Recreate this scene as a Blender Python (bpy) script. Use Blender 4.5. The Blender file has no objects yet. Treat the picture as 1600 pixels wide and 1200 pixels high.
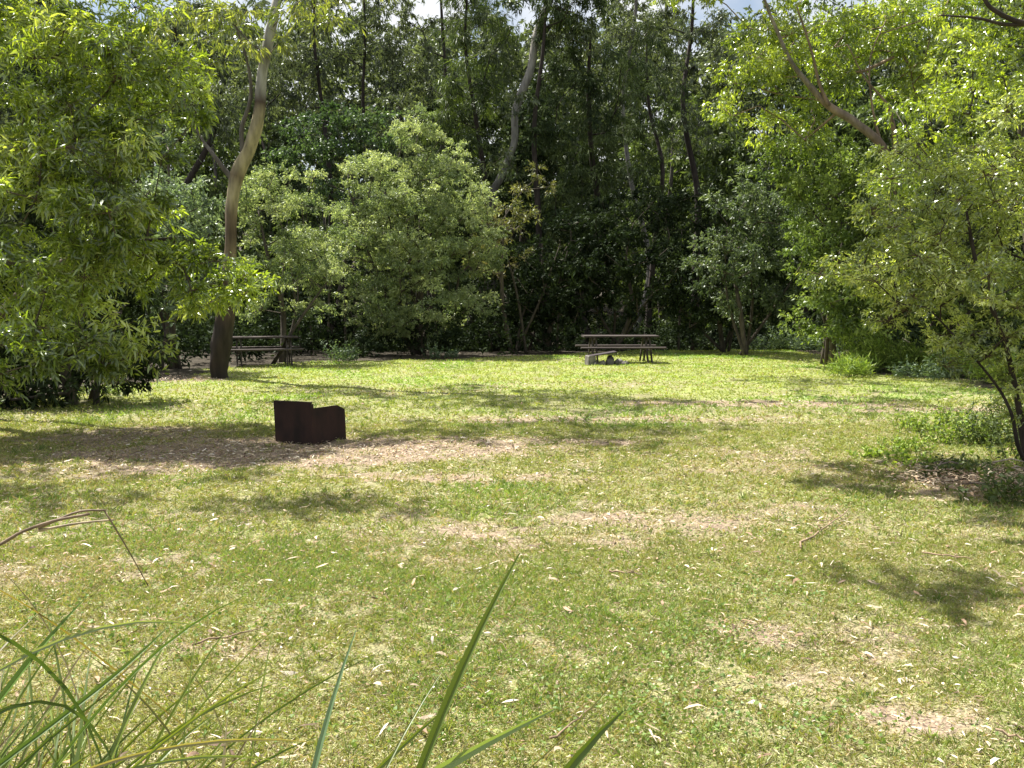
import bpy, math
import numpy as np
from mathutils import Vector

PI = math.pi
F = 1386.0                       # focal length in pixels of the 1600 px wide photograph
CAM_Z = 1.6
PITCH = math.radians(5.07)
cp, sp = math.cos(PITCH), math.sin(PITCH)
rng = np.random.default_rng(11)
SCN = bpy.context.scene
COL = SCN.collection


def P(px, py, Y):
    """world point at depth Y seen at (px, py) of the photograph"""
    a = (px-800)/F
    b = (600-py)/F
    dy = cp+b*sp
    dz = -sp+b*cp
    t = Y/dy
    return np.array([a*t, Y, CAM_Z+dz*t])


def G(px, py):
    """point of the flat ground seen at (px, py)"""
    a = (px-800)/F
    b = (600-py)/F
    t = CAM_Z/(sp-b*cp)
    return np.array([a*t, (cp+b*sp)*t, 0.0])


# ------------------------------------------------------------------ noise
_lat = np.random.default_rng(5).random((256, 256))


def vnoise(x, y):
    xi = np.floor(x).astype(int); yi = np.floor(y).astype(int)
    fx = x-xi; fy = y-yi
    fx = fx*fx*(3-2*fx); fy = fy*fy*(3-2*fy)
    a = _lat[xi % 256, yi % 256]; b = _lat[(xi+1) % 256, yi % 256]
    c = _lat[xi % 256, (yi+1) % 256]; d = _lat[(xi+1) % 256, (yi+1) % 256]
    return (a*(1-fx)+b*fx)*(1-fy)+(c*(1-fx)+d*fx)*fy


def fbm(x, y, o=4):
    s = 0; a = 0.5; t = 0
    for i in range(o):
        s = s+a*vnoise(x*2**i+17.3*i, y*2**i+5.1*i); t += a; a *= 0.5
    return s/t


def smooth(a, b, x):
    t = np.clip((x-a)/(b-a), 0, 1)
    return t*t*(3-2*t)


# ------------------------------------------------------------------ materials
def new_mat(name):
    m = bpy.data.materials.new(name); m.use_nodes = True
    nt = m.node_tree; nt.nodes.clear()
    out = nt.nodes.new('ShaderNodeOutputMaterial')
    return m, nt, out


def leaf_mat(name, trans=0.42, gloss=0.06, rough=0.35, tcol=(1.35, 1.35, 0.45)):
    m, nt, out = new_mat(name)
    N = nt.nodes.new; L = nt.links.new
    at = N('ShaderNodeAttribute'); at.attribute_name = 'tint'
    d = N('ShaderNodeBsdfDiffuse'); L(at.outputs['Color'], d.inputs[0])
    mu = N('ShaderNodeMix'); mu.data_type = 'RGBA'; mu.blend_type = 'MULTIPLY'
    mu.inputs[0].default_value = 1
    L(at.outputs['Color'], mu.inputs[6]); mu.inputs[7].default_value = (*tcol, 1)
    t = N('ShaderNodeBsdfTranslucent'); L(mu.outputs[2], t.inputs[0])
    mx = N('ShaderNodeMixShader'); mx.inputs[0].default_value = trans
    L(d.outputs[0], mx.inputs[1]); L(t.outputs[0], mx.inputs[2])
    g = N('ShaderNodeBsdfGlossy'); g.inputs['Roughness'].default_value = rough
    g.inputs[0].default_value = (0.9, 0.95, 0.9, 1)
    m2 = N('ShaderNodeMixShader'); m2.inputs[0].default_value = gloss
    L(mx.outputs[0], m2.inputs[1]); L(g.outputs[0], m2.inputs[2])
    L(m2.outputs[0], out.inputs[0])
    return m


def tint_mat(name, rough=0.85, scale=30, bump=0.4, stretch=(1, 1, 1), vary=0.35):
    m, nt, out = new_mat(name)
    N = nt.nodes.new; L = nt.links.new
    at = N('ShaderNodeAttribute'); at.attribute_name = 'tint'
    tc = N('ShaderNodeTexCoord'); mp = N('ShaderNodeMapping'); mp.inputs['Scale'].default_value = stretch
    L(tc.outputs['Object'], mp.inputs[0])
    no = N('ShaderNodeTexNoise'); no.inputs['Scale'].default_value = scale; no.inputs['Detail'].default_value = 5
    L(mp.outputs[0], no.inputs['Vector'])
    mr = N('ShaderNodeMapRange'); mr.inputs[1].default_value = 0.3; mr.inputs[2].default_value = 0.7
    mr.inputs[3].default_value = 1-vary; mr.inputs[4].default_value = 1+vary
    L(no.outputs[0], mr.inputs[0])
    mu = N('ShaderNodeVectorMath'); mu.operation = 'SCALE'
    L(at.outputs['Color'], mu.inputs[0]); L(mr.outputs[0], mu.inputs['Scale'])
    if name == 'ground_surface':       # crumbs and thatch too small for the mesh
        n2 = N('ShaderNodeTexNoise'); n2.inputs['Scale'].default_value = 85; n2.inputs['Detail'].default_value = 3
        L(mp.outputs[0], n2.inputs['Vector'])
        r2 = N('ShaderNodeMapRange'); r2.inputs[1].default_value = 0.33; r2.inputs[2].default_value = 0.67; r2.inputs[3].default_value = 0.45; r2.inputs[4].default_value = 1.5
        L(n2.outputs[0], r2.inputs[0]); m2 = N('ShaderNodeVectorMath'); m2.operation = 'SCALE'
        L(mu.outputs[0], m2.inputs[0]); L(r2.outputs[0], m2.inputs['Scale']); mu = m2
    b = N('ShaderNodeBsdfPrincipled'); b.inputs['Roughness'].default_value = rough
    b.inputs['Specular IOR Level'].default_value = 0.25
    L(mu.outputs[0], b.inputs['Base Color'])
    bp = N('ShaderNodeBump'); bp.inputs['Strength'].default_value = bump; bp.inputs['Distance'].default_value = 0.02
    L(no.outputs[0], bp.inputs['Height']); L(bp.outputs[0], b.inputs['Normal'])
    L(b.outputs[0], out.inputs[0])
    return m


M_LEAF = leaf_mat('leaf_glossy', 0.50, 0.09, 0.33, (1.7, 1.75, 0.5))
M_SOFT = leaf_mat('leaf_soft', 0.42, 0.035, 0.42, (1.35, 1.4, 0.7))
M_DARK = leaf_mat('leaf_dark', 0.2, 0.008, 0.5, (1.2, 1.3, 0.6))  # leaves of the dark wood, dulled to keep its shade deep
M_GRASS = leaf_mat('grass_blade', 0.35, 0.025, 0.5, (1.25, 1.25, 0.5))
M_BARK = tint_mat('bark', 0.9, 14, 0.6, (1, 1, 0.25), 0.4)
M_SMOOTHBARK = tint_mat('smooth_bark', 0.75, 9, 0.5, (1, 1, 0.22), 0.42)
M_LITTER = tint_mat('leaf_litter', 0.7, 40, 0.2)
M_GROUND = tint_mat('ground_surface', 0.95, 26, 0.9, (1, 1, 1), 0.3)


def simple_noise_mat(name, c1, c2, scale, rough=0.8, metallic=0.0, stretch=(1, 1, 1), bump=0.3):
    m, nt, out = new_mat(name)
    N = nt.nodes.new; L = nt.links.new
    tc = N('ShaderNodeTexCoord'); mp = N('ShaderNodeMapping'); mp.inputs['Scale'].default_value = stretch
    L(tc.outputs['Object'], mp.inputs[0])
    no = N('ShaderNodeTexNoise'); no.inputs['Scale'].default_value = scale; no.inputs['Detail'].default_value = 7
    L(mp.outputs[0], no.inputs['Vector'])
    cr = N('ShaderNodeValToRGB')
    cr.color_ramp.elements[0].position = 0.35; cr.color_ramp.elements[1].position = 0.68
    cr.color_ramp.elements[0].color = (*c1, 1); cr.color_ramp.elements[1].color = (*c2, 1)
    L(no.outputs[0], cr.inputs[0])
    b = N('ShaderNodeBsdfPrincipled'); b.inputs['Roughness'].default_value = rough
    b.inputs['Metallic'].default_value = metallic; b.inputs['Specular IOR Level'].default_value = 0.3
    L(cr.outputs[0], b.inputs['Base Color'])
    bp = N('ShaderNodeBump'); bp.inputs['Strength'].default_value = bump; bp.inputs['Distance'].default_value = 0.004
    L(no.outputs[0], bp.inputs['Height']); L(bp.outputs[0], b.inputs['Normal'])
    L(b.outputs[0], out.inputs[0])
    return m


M_RUST = simple_noise_mat('rusted_steel', (0.012, 0.007, 0.006), (0.036, 0.017, 0.013), 4, 0.8, 0.0, (1.5, 1.5, 0.9))
M_IRON = simple_noise_mat('dark_iron', (0.02, 0.016, 0.02), (0.05, 0.035, 0.04), 12, 0.6)
M_PLANK = simple_noise_mat('weathered_plank', (0.035, 0.028, 0.026), (0.09, 0.072, 0.066), 5, 0.85, 0, (0.6, 8, 8))
M_POST = simple_noise_mat('weathered_leg', (0.04, 0.034, 0.03), (0.09, 0.075, 0.065), 8, 0.85)
M_STONE = simple_noise_mat('hearth_stone', (0.07, 0.064, 0.06), (0.20, 0.185, 0.17), 7, 0.9, 0, (1, 1, 1), 0.8)


# ------------------------------------------------------------------ mesh helpers
class Geo:
    def __init__(s):
        s.v = []; s.f = []; s.c = []; s.n = 0

    def add(s, v, f, c):
        v = np.asarray(v, dtype=np.float32).reshape(-1, 3)
        f = np.asarray(f, dtype=np.int64).reshape(-1, 3)
        c = np.asarray(c, dtype=np.float32)
        if c.ndim == 1: c = np.tile(c, (len(v), 1))
        s.v.append(v); s.f.append(f+s.n); s.c.append(c); s.n += len(v)

    def build(s, name, mat, parent=None, origin=(0, 0, 0), smooth=False):
        v = np.concatenate(s.v)-np.array(origin, dtype=np.float32)
        f = np.concatenate(s.f).astype(np.int32); c = np.concatenate(s.c)
        me = bpy.data.meshes.new(name)
        me.vertices.add(len(v)); me.vertices.foreach_set('co', v.astype(np.float32).ravel())
        me.loops.add(len(f)*3); me.loops.foreach_set('vertex_index', f.ravel())
        me.polygons.add(len(f))
        me.polygons.foreach_set('loop_start', np.arange(0, len(f)*3, 3, dtype=np.int32))
        me.polygons.foreach_set('loop_total', np.full(len(f), 3, dtype=np.int32))
        me.polygons.foreach_set('use_smooth', np.full(len(f), smooth, dtype=bool))
        ca = me.attributes.new('tint', 'FLOAT_COLOR', 'POINT')
        ca.data.foreach_set('color', np.hstack([c, np.ones((len(c), 1), dtype=np.float32)]).astype(np.float32).ravel())
        me.update(); me.validate()
        me.materials.append(mat)
        o = bpy.data.objects.new(name, me); COL.objects.link(o)
        if parent is not None: o.parent = parent
        else: o.location = origin
        return o


def tag(o, label=None, cat=None, group=None, kind=None):
    if label: o['label'] = label
    if cat: o['category'] = cat
    if group: o['group'] = group
    if kind: o['kind'] = kind
    return o


def empty(name, loc, label, cat, group=None):
    o = bpy.data.objects.new(name, None); COL.objects.link(o)
    o.location = tuple(float(q) for q in loc); o.empty_display_size = 0.3
    return tag(o, label, cat, group)


def norm(a):
    return a/np.maximum(np.linalg.norm(a, axis=-1, keepdims=True), 1e-9)


def tube(pts, rad, sides=10, col=(0.2, 0.15, 0.1), wob=0.0, r=None, cap=True):
    """smooth tube through pts; returns v, f, c"""
    pts = np.asarray(pts, float); rad = np.asarray(rad, float); n = len(pts)
    T = np.zeros_like(pts); T[1:-1] = pts[2:]-pts[:-2]; T[0] = pts[1]-pts[0]; T[-1] = pts[-1]-pts[-2]
    T = norm(T)
    ref = np.array([1.0, 0.13, 0.07]) if abs(T[0][0]) < 0.8 else np.array([0, 1.0, 0.1])
    U = norm(np.cross(T, ref)); W = np.cross(T, U)
    a = np.linspace(0, 2*PI, sides, endpoint=False)
    R = rad[:, None]*np.ones(sides)[None]
    if wob:
        ph = a[None]+0*rad[:, None]
        R = R*(1+wob*(vnoise(3+2.2*np.cos(ph), np.arange(n)[:, None]*0.35+2.2*np.sin(ph))-0.5)*2)
    v = pts[:, None]+R[..., None]*(np.cos(a)[None, :, None]*U[:, None]+np.sin(a)[None, :, None]*W[:, None])
    v = v.reshape(-1, 3)
    i = np.arange(n-1)[:, None]*sides; j = np.arange(sides)[None]; k = (j+1) % sides
    A = (i+j).ravel(); B = (i+k).ravel(); C = (i+k+sides).ravel(); D = (i+j+sides).ravel()
    f = np.concatenate([np.stack([A, B, C], 1), np.stack([A, C, D], 1)])
    c = np.asarray(col, float)
    c = np.tile(c, (len(v), 1)) if c.ndim == 1 else np.repeat(c, sides, axis=0)
    if cap:
        v = np.vstack([v, pts[0], pts[-1]]); m = n*sides
        f = np.vstack([f, np.stack([np.full(sides, m), k[0], j[0]], 1),
                       np.stack([np.full(sides, m+1), j[0]+(n-1)*sides, k[0]+(n-1)*sides], 1)])
        c = np.vstack([c, c[0], c[-1]])
    return v, f, c


def catmull(pts, n):
    pts = np.asarray(pts, float)
    Q = np.vstack([2*pts[0]-pts[1], pts, 2*pts[-1]-pts[-2]])
    out = []
    m = len(pts)-1
    for q in np.linspace(0, m-1e-6, n):
        i = int(q); t = q-i
        p0, p1, p2, p3 = Q[i:i+4]
        out.append(0.5*((2*p1)+(-p0+p2)*t+(2*p0-5*p1+4*p2-p3)*t*t+(-p0+3*p1-3*p2+p3)*t**3))
    return np.array(out)


def leaves(geo, pos, d, L, W, col, r, curl=0.25, fine=False):
    """add one leaf blade per row"""
    n = len(pos); d = norm(d)
    side = norm(np.cross(d, r.normal(size=(n, 3))))
    nrm = np.cross(side, d)
    L = np.broadcast_to(L, n)[:, None]; W = np.broadcast_to(W, n)[:, None]
    down = np.array([0, 0, -1.0])
    bend = (curl*L*r.random((n, 1)))*down
    if fine:
        a = pos+d*L*0.28+bend*0.08; b = pos+d*L*0.65+bend*0.4
        v = np.stack([pos, a-side*W*.42, a+side*W*.42, b-side*W*.5+nrm*W*.2, b+side*W*.5+nrm*W*.2, pos+d*L+bend], 1)
        f0 = np.array([[0, 2, 1], [1, 2, 4], [1, 4, 3], [3, 4, 5]]); k = 6
    else:
        a = pos+d*L*0.45+bend*0.2+nrm*W*.25
        v = np.stack([pos, a-side*W*.5, a+side*W*.5, pos+d*L+bend], 1)
        f0 = np.array([[0, 2, 1], [1, 2, 3]]); k = 4
    f = (np.arange(n)[:, None, None]*k+f0[None]).reshape(-1, 3)
    geo.add(v.reshape(-1, 3), f, np.repeat(col, k, axis=0))


def grow(trunk, tr, clumps, r, tip=0.008, step=0.55, arch=0.12):
    """attach every clump to the nearest piece of wood; returns segments (a, b, ra, rb)"""
    nodes = [p for p in trunk]; par = [-1]*len(trunk); nt = len(trunk)
    trunk = np.asarray(trunk)
    dist = np.array([np.min(np.linalg.norm(trunk-c, axis=1)) for c in clumps])
    zmin = trunk[0][2]+0.12*(trunk[-1][2]-trunk[0][2])
    for ci in np.argsort(dist):
        c = clumps[ci]
        A = np.array(nodes)
        dd = np.linalg.norm(A-c, axis=1)+0.9*np.maximum(0, A[:, 2]-c[2]+0.25*np.linalg.norm(A[:, :2]-c[:2], axis=1))
        dd[:nt] += np.where(A[:nt, 2] < zmin, 3, 0)
        b = int(np.argmin(dd)); p0 = A[b]; D = np.linalg.norm(c-p0)
        m = max(1, int(D/step)); prev = b
        off = r.normal(size=3)*0.10*D
        for k in range(1, m+1):
            t = k/m
            q = p0+(c-p0)*t+off*math.sin(PI*t)+np.array([0, 0, arch*D*math.sin(PI*t)])
            nodes.append(q); par.append(prev); prev = len(nodes)-1
    cnt = np.zeros(len(nodes)); par = np.array(par)
    for i in range(len(nodes)-1, nt-1, -1):
        if cnt[i] == 0: cnt[i] = 1
        cnt[par[i]] += cnt[i]
    rad = tip*np.power(np.maximum(cnt, 1), 0.55)
    rad[:nt] = tr
    A = np.array(nodes); idx = np.arange(nt, len(nodes))
    ra = np.where(par[idx] < nt, np.minimum(rad[idx]*1.35, rad[par[idx]]), rad[par[idx]])
    return A[par[idx]], A[idx], ra, np.minimum(rad[idx], ra)


def segs(geo, a, b, ra, rb, col, sides=5):
    n = len(a)
    if n == 0: return
    T = norm(b-a); U = norm(np.cross(T, np.array([0.31, 0.9, 0.3]))); W = np.cross(T, U)
    an = np.linspace(0, 2*PI, sides, endpoint=False)
    ring = np.cos(an)[None, :, None]*U[:, None]+np.sin(an)[None, :, None]*W[:, None]
    v = np.concatenate([a[:, None]+ring*np.reshape(ra, (-1, 1, 1)), b[:, None]+ring*np.reshape(rb, (-1, 1, 1))], 1)
    j = np.arange(sides); k = (j+1) % sides
    f0 = np.concatenate([np.stack([j, k, k+sides], 1), np.stack([j, k+sides, j+sides], 1)])
    f = (np.arange(n)[:, None, None]*2*sides+f0[None]).reshape(-1, 3)
    col = np.asarray(col, float)
    col = np.tile(col, (n, 1)) if col.ndim == 1 else col
    geo.add(v.reshape(-1, 3), f, np.repeat(col, 2*sides, axis=0))


def E(px, py, Y, wpx, hpx, dm, n):
    """ellipsoid of foliage centred at the seen point, half sizes in photo pixels at that depth, depth half size in metres"""
    c = P(px, py, Y); s = Y/F
    return (c, np.array([wpx*s, dm, hpx*s]), n)


def crown_points(envs, r, shell=0.5):
    cs = []
    for c, rad, n in envs:
        d = norm(r.normal(size=(n, 3)))
        q = shell+(1-shell)*r.random((n, 1))
        q *= 0.82+0.36*r.random((n, 1))
        cs.append(c+d*q*rad)
    return np.concatenate(cs)


def foliage(geo, wood, clumps, cr, per, tw, L, W, pal, r, droop=0.3, up=0.25, curl=0.25, fine=False, twigs=False,
            vary=0.25, stretch=(1, 1, 0.8), spread=0.8):
    """every clump is a bunch of twigs, every twig carries leaves"""
    tw = int(round(tw*1.3)); per = int(round(per*1.4))
    if not fine: L = L*1.2; W = W*1.5
    else: W = W*1.3
    n = len(clumps); pal = np.asarray(pal, float)
    crs = cr*(0.6+0.8*r.random(n))
    c = np.repeat(clumps, tw, 0); rr = np.repeat(crs, tw)[:, None]
    td = norm(norm(r.normal(size=(n*tw, 3)))+np.array([0, 0, up]))*np.array(stretch)
    t0 = c+td*rr*0.1; t1 = c+td*rr*(0.55+0.6*r.random((n*tw, 1)))
    t1[:, 2] -= droop*0.35*rr[:, 0]*r.random(n*tw)
    if twigs:
        segs(wood, t0-(t0-c), t1, 0.0035, 0.0015, (0.10, 0.075, 0.045), 3)
    ctone = r.random(n); cmix = r.random(n)
    k = per
    a = np.repeat(t0, k, 0); b = np.repeat(t1, k, 0); m = len(a)
    t = 0.12+0.88*np.sqrt(r.random((m, 1)))
    pos = a+(b-a)*t+r.normal(size=(m, 3))*0.06*np.repeat(rr, k, 0)
    d = norm(b-a)*0.7+norm(r.normal(size=(m, 3)))*spread+np.array([0, 0, -droop])
    ix = np.repeat(np.arange(n), tw*k)
    q = np.clip(ctone[ix]*0.6+r.random(m)*0.55-0.05, 0, 0.9999)*(len(pal)-1)
    i0 = q.astype(int); fr = (q-i0)[:, None]
    col = pal[i0]*(1-fr)+pal[np.minimum(i0+1, len(pal)-1)]*fr
    col = col*(1+vary*(r.random((m, 1))*2-1))*(0.85+0.3*cmix[ix])[:, None]
    leaves(geo, pos, d, L*(0.6+0.8*r.random(m)), W*(0.7+0.6*r.random(m)), col, r, curl, fine)


def bark_cols(n, c, r, v=0.15):
    return np.asarray(c)[None]*(1+v*(r.random((n, 1))*2-1))


def tree(name, label, cat, base, path, envs, seed, cr=0.55, tw=9, per=7, L=0.11, W=0.035, pal=((0.05, 0.08, 0.02), (0.12, 0.16, 0.05)),
         droop=0.3, up=0.25, curl=0.25, fine=False, twigs=False, bark=(0.09, 0.075, 0.06), tip=0.010, mat=None, group=None,
         shell=0.5, stretch=(1, 1, 0.62), spread=0.8, limb=None, barkmat=None, pathcol=None, sides=10, extra=None, arch=0.12, wob=0.12, more=()):
    """thing > trunk, crown; path rows are (x, y, z, radius)"""
    r = np.random.default_rng(seed)
    base = np.asarray(base, float)
    root = empty(name, base, label, cat, group)
    path = np.asarray(path, float)
    n = max(8, len(path)*5)
    sm = catmull(path, n); pts = sm[:, :3]; rad = np.maximum(sm[:, 3], 0.004)
    if pathcol is None: pc = bark_cols(n, bark, r, 0.2)
    else:
        q = np.linspace(0, len(pathcol)-1.001, n); i0 = q.astype(int); fr = (q-i0)[:, None]; pc_ = np.asarray(pathcol, float)
        pc = pc_[i0]*(1-fr)+pc_[i0+1]*fr
    w = Geo(); v, f, c = tube(pts, rad, sides, pc, wob); w.add(v, f, c)
    g = Geo()
    for ex in (extra or []):           # further stems: rows (x, y, z, radius)
        e = catmull(np.asarray(ex, float), max(6, len(ex)*4))
        v, f, c = tube(e[:, :3], np.maximum(e[:, 3], 0.003), 7, np.asarray(bark)*.8, wob); w.add(v, f, c)
    tpts, trad = pts, rad
    for ex in (extra or []):
        e = catmull(np.asarray(ex, float), max(6, len(ex)*4)); tpts = np.vstack([tpts, e[:, :3]]); trad = np.append(trad, np.maximum(e[:, 3], 0.003))
    cl = crown_points(envs, r, shell)
    keep = []; sp2 = (0.78*cr)**2
    for q in cl:
        if not keep or np.min(np.sum((np.array(keep)-q)**2, axis=1)) > sp2*(.5+r.random()): keep.append(q)
    cl = np.array(keep)
    a, b, ra, rb = grow(tpts, trad, cl, r, tip, arch=arch)
    segs(w, a, b, ra, rb, bark_cols(len(a), limb if limb is not None else bark, r), 5)
    foliage(g, w, cl, cr, per, tw, L, W, pal, r, droop, up, curl, fine, twigs, stretch=stretch, spread=spread)
    if mat is None and np.asarray(pal)[-1][1] < 0.125: mat = M_DARK
    w.build('trunk', barkmat or M_BARK, root, base, True)
    g.build('crown', mat or M_SOFT, root, base)
    return root


# ------------------------------------------------------------------ terrain
edge_px = [(-900, 640), (-300, 640), (0, 628), (180, 604), (300, 594), (350, 576), (480, 566), (700, 563), (870, 553), (1050, 546),
           (1190, 543), (1300, 556), (1345, 582), (1480, 594), (1620, 625), (1900, 660), (2600, 760)]
edge = [G(*q)[:2] for q in edge_px]
poly = np.array(edge+[np.array([14, -14]), np.array([-16, -14])])


def sd_poly(x, y):
    """signed distance to the lawn outline, positive inside"""
    d = np.full(x.shape, 1e9); ins = np.zeros(x.shape, bool)
    for i in range(len(poly)):
        a = poly[i-1]; b = poly[i]
        ex, ey = b-a; wx = x-a[0]; wy = y-a[1]
        t = np.clip((wx*ex+wy*ey)/(ex*ex+ey*ey), 0, 1)
        d = np.minimum(d, (wx-ex*t)**2+(wy-ey*t)**2)
        c = ((a[1] > y) != (b[1] > y))
        xx = a[0]+(y-a[1])*ex/(ey if abs(ey) > 1e-9 else 1e-9)
        ins ^= (c & (x < xx))
    d = np.sqrt(d)
    return np.where(ins, d, -d)


def height(x, y):
    z = 0.10*(fbm(x*0.22, y*0.22, 2)-0.5)*smooth(4, 10, y)
    z = z+0.07*(fbm(x*1.3, y*1.3, 4)-0.5)
    z = z-0.7*smooth(31, 40, y)+3.0*smooth(46, 90, y)+26*smooth(110, 330, y)
    z = z+1.5*smooth(14, 45, np.abs(x))*smooth(8, 30, y)
    return z


# bare and littered patches: (px, py, half width m, half depth m, amount)
bare_spots = []
for px, py, wm, dm, am in [(480, 705, 1.9, 1.0, 1.25), (300, 715, 1.6, 0.8, 1.1), (700, 700, 1.6, 0.6, .9), (860, 690, 1.2, 0.35, .9), (800, 655, 0.9, 0.5, .7),
                           (200, 685, 1.4, 0.8, .8), (1050, 655, 2.2, 0.7, .55), (900, 820, 1.9, 0.5, .72), (700, 850, .8, 0.3, .75), (1100, 800, 1.2, 0.45, .55),
                           (1150, 720, 1.6, 0.9, .3), (1180, 630, 2.4, 0.6, .8), (930, 600, 2.4, 1.0, .25), (1180, 980, .40, 0.22, .9), (1400, 1060, .5, 0.32, .8), (1480, 640, 1.5, 0.5, .7),
                           (1550, 760, 1.0, .8, .9), (1340, 985, .4, 0.25, .6), (1580, 1150, .35, 0.2, 1), (290, 592, 1.0, 0.8, 1), (380, 1010, .35, 0.15, .7), (640, 610, 2.5, .8, .25),
                           (700, 745, 1.3, 0.35, .7), (960, 1000, .5, 0.3, .35), (100, 900, .8, 0.4, .6), (100, 735, .9, 0.45, .65)]:
    c = G(px, py); bare_spots.append((c[0], c[1], wm, dm, am))


def bare(x, y):
    b = np.zeros(x.shape)
    wx = x+0.9*(fbm(x*0.9+40, y*0.9, 3)-0.5); wy = y+0.9*(fbm(x*0.9, y*0.9+70, 3)-0.5)
    for cx, cy, w, d, a in bare_spots:
        q = ((wx-cx)/w)**2+((wy-cy)/d)**2
        b = np.maximum(b, a*(1-smooth(0.35, 1.5, q)))
    n = fbm(x*2.6+9, y*2.6+3, 4)
    n2 = fbm(x*8+3, y*8+9, 3)
    b = np.clip(b*1.0-0.06+(n-0.5)*1.1+(n2-0.5)*1.2*(0.35+b), 0, 1)
    return b


def ground_tint(x, y):
    b = bare(x, y)[:, None]
    n1 = fbm(x*0.7, y*0.7, 3)[:, None]; n2 = fbm(x*7, y*7, 3)[:, None]; n3 = fbm(x*19+4, y*19, 2)[:, None]
    n4 = smooth(.4, .65, fbm(x*3.1+50, y*3.1, 3))[:, None]
    g = np.array([0.160, 0.190, 0.055])*(1-n1)+np.array([0.20, 0.200, 0.080])*n1
    g = g*(1+np.array([.15, .3, .0])*smooth(10, 20, y)[:, None])
    g = g*(1-.5*n4)+np.array([0.21, 0.175, 0.11])*.5*n4
    g = g*(0.6+0.8*n2)
    dirt = np.array([0.235, 0.175, 0.128])*(0.55+0.9*n3)
    c = g*(1-b)+dirt*b
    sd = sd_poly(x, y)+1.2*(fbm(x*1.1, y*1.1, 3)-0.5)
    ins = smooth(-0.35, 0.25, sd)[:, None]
    forest = np.array([0.042, 0.034, 0.022])*(0.6+0.8*n2)  # litter brown of the wood floor, darkened further for the shade there
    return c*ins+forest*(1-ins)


def axis(lo, hi, fine_lo, fine_hi, fine, ratio=1.11):
    a = list(np.arange(fine_lo, fine_hi, fine)); s = fine; q = a[-1]
    while q < hi: s *= ratio; q += s; a.append(q)
    s = fine; q = a[0]
    while q > lo: s *= ratio; q -= s; a.insert(0, q)
    return np.array(a)


xs = axis(-420, 420, -9, 11, 0.07, 1.09); ys = axis(-60, 700, 1.5, 12, 0.07, 1.035)
X, Yg = np.meshgrid(xs, ys, indexing='ij'); x = X.ravel(); y = Yg.ravel()
z = height(x, y)
nx, ny = X.shape
i = (np.arange(nx-1)[:, None]*ny+np.arange(ny-1)[None]).ravel()
fa = np.concatenate([np.stack([i, i+ny, i+ny+1], 1), np.stack([i, i+ny+1, i+1], 1)])
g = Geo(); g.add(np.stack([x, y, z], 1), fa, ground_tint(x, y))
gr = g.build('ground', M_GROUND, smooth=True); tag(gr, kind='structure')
print('ground verts', len(x))


# ------------------------------------------------------------------ lawn grass, weeds and litter
def scatter(n, y0, y1, r, xpad=3.2, power=1.0):
    n = int(n*(1+2.0/y1**.8))
    """points over the wedge of ground the photo shows, a little wider than the view"""
    Y = y0+(y1-y0)*r.random(n)**power
    hw = Y*0.62+xpad
    keep = r.random(n) < hw/(y1*0.62+xpad)
    Y = Y[keep]; hw = hw[keep]
    X_ = (r.random(len(Y))*2-1)*hw
    return X_, Y


def grass(geo, n, y0, y1, h, w, r, thr=0.62):
    x, y = scatter(n, y0, y1, r)
    b = bare(x, y); sd = sd_poly(x, y)
    tuft = .55*fbm(x*13, y*13, 2)+.45*fbm(x*3.1+50, y*3.1, 3)[..., ]*-1+.45
    keep = (r.random(len(x)) > np.clip(b*1.1-0.12, 0, 0.88)) & (sd+1.0*(fbm(x*1.1, y*1.1, 3)-0.5) > -0.1) & (tuft > 0.27+0.26*r.random(len(x)))
    x = x[keep]; y = y[keep]; b = b[keep]; m = len(x)
    pos = np.stack([x, y, height(x, y)-0.002], 1)
    d = norm(np.stack([r.normal(size=m)*0.8, r.normal(size=m)*0.8, 0.35+0.6*r.random(m)], 1))
    a = r.random((m, 1)); dry = (r.random((m, 1)) < (0.31-0.25*smooth(7, 15, y)[:, None]+0.45*b[:, None])+0.5*(fbm(x*0.5, y*0.5, 3)[:, None]-0.5))
    lush = smooth(0.5, 0.72, fbm(x*0.55+30, y*0.55, 3))[:, None]
    far = smooth(9, 20, y)[:, None]
    col = (np.array([0.175, 0.210, 0.048])*(1-a)+np.array([0.350, 0.360, 0.120])*a)*(1+np.array([0.22, 0.30, 0.05])*far)
    col = col*(1-lush)+col*np.array([0.75, 1.0, 0.8])*lush
    straw = np.array([0.38, 0.31, 0.175])*(0.6+0.7*r.random((m, 1)))
    col = np.where(dry, straw, col)*(0.8+0.4*r.random((m, 1)))
    side = norm(np.cross(d, r.normal(size=(m, 3))))
    hh = (h*(0.4+0.9*r.random(m)))[:, None]*(1+0.4*lush)
    ww = (w*(0.6+0.8*r.random(m)))[:, None]
    tipd = d*hh+np.array([0, 0, -0.25])*hh*r.random((m, 1))
    v = np.stack([pos-side*ww*.5, pos+side*ww*.5, pos+tipd*0.6+side*ww*.4+np.array([0, 0, .06])*hh, pos+tipd], 1).reshape(-1, 3)
    k = np.arange(m)[:, None]*4
    f = np.concatenate([k+np.array([[0, 1, 2]]), k+np.array([[0, 2, 3]])])
    geo.add(v, f, np.repeat(col, 4, 0))
    return m


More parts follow.
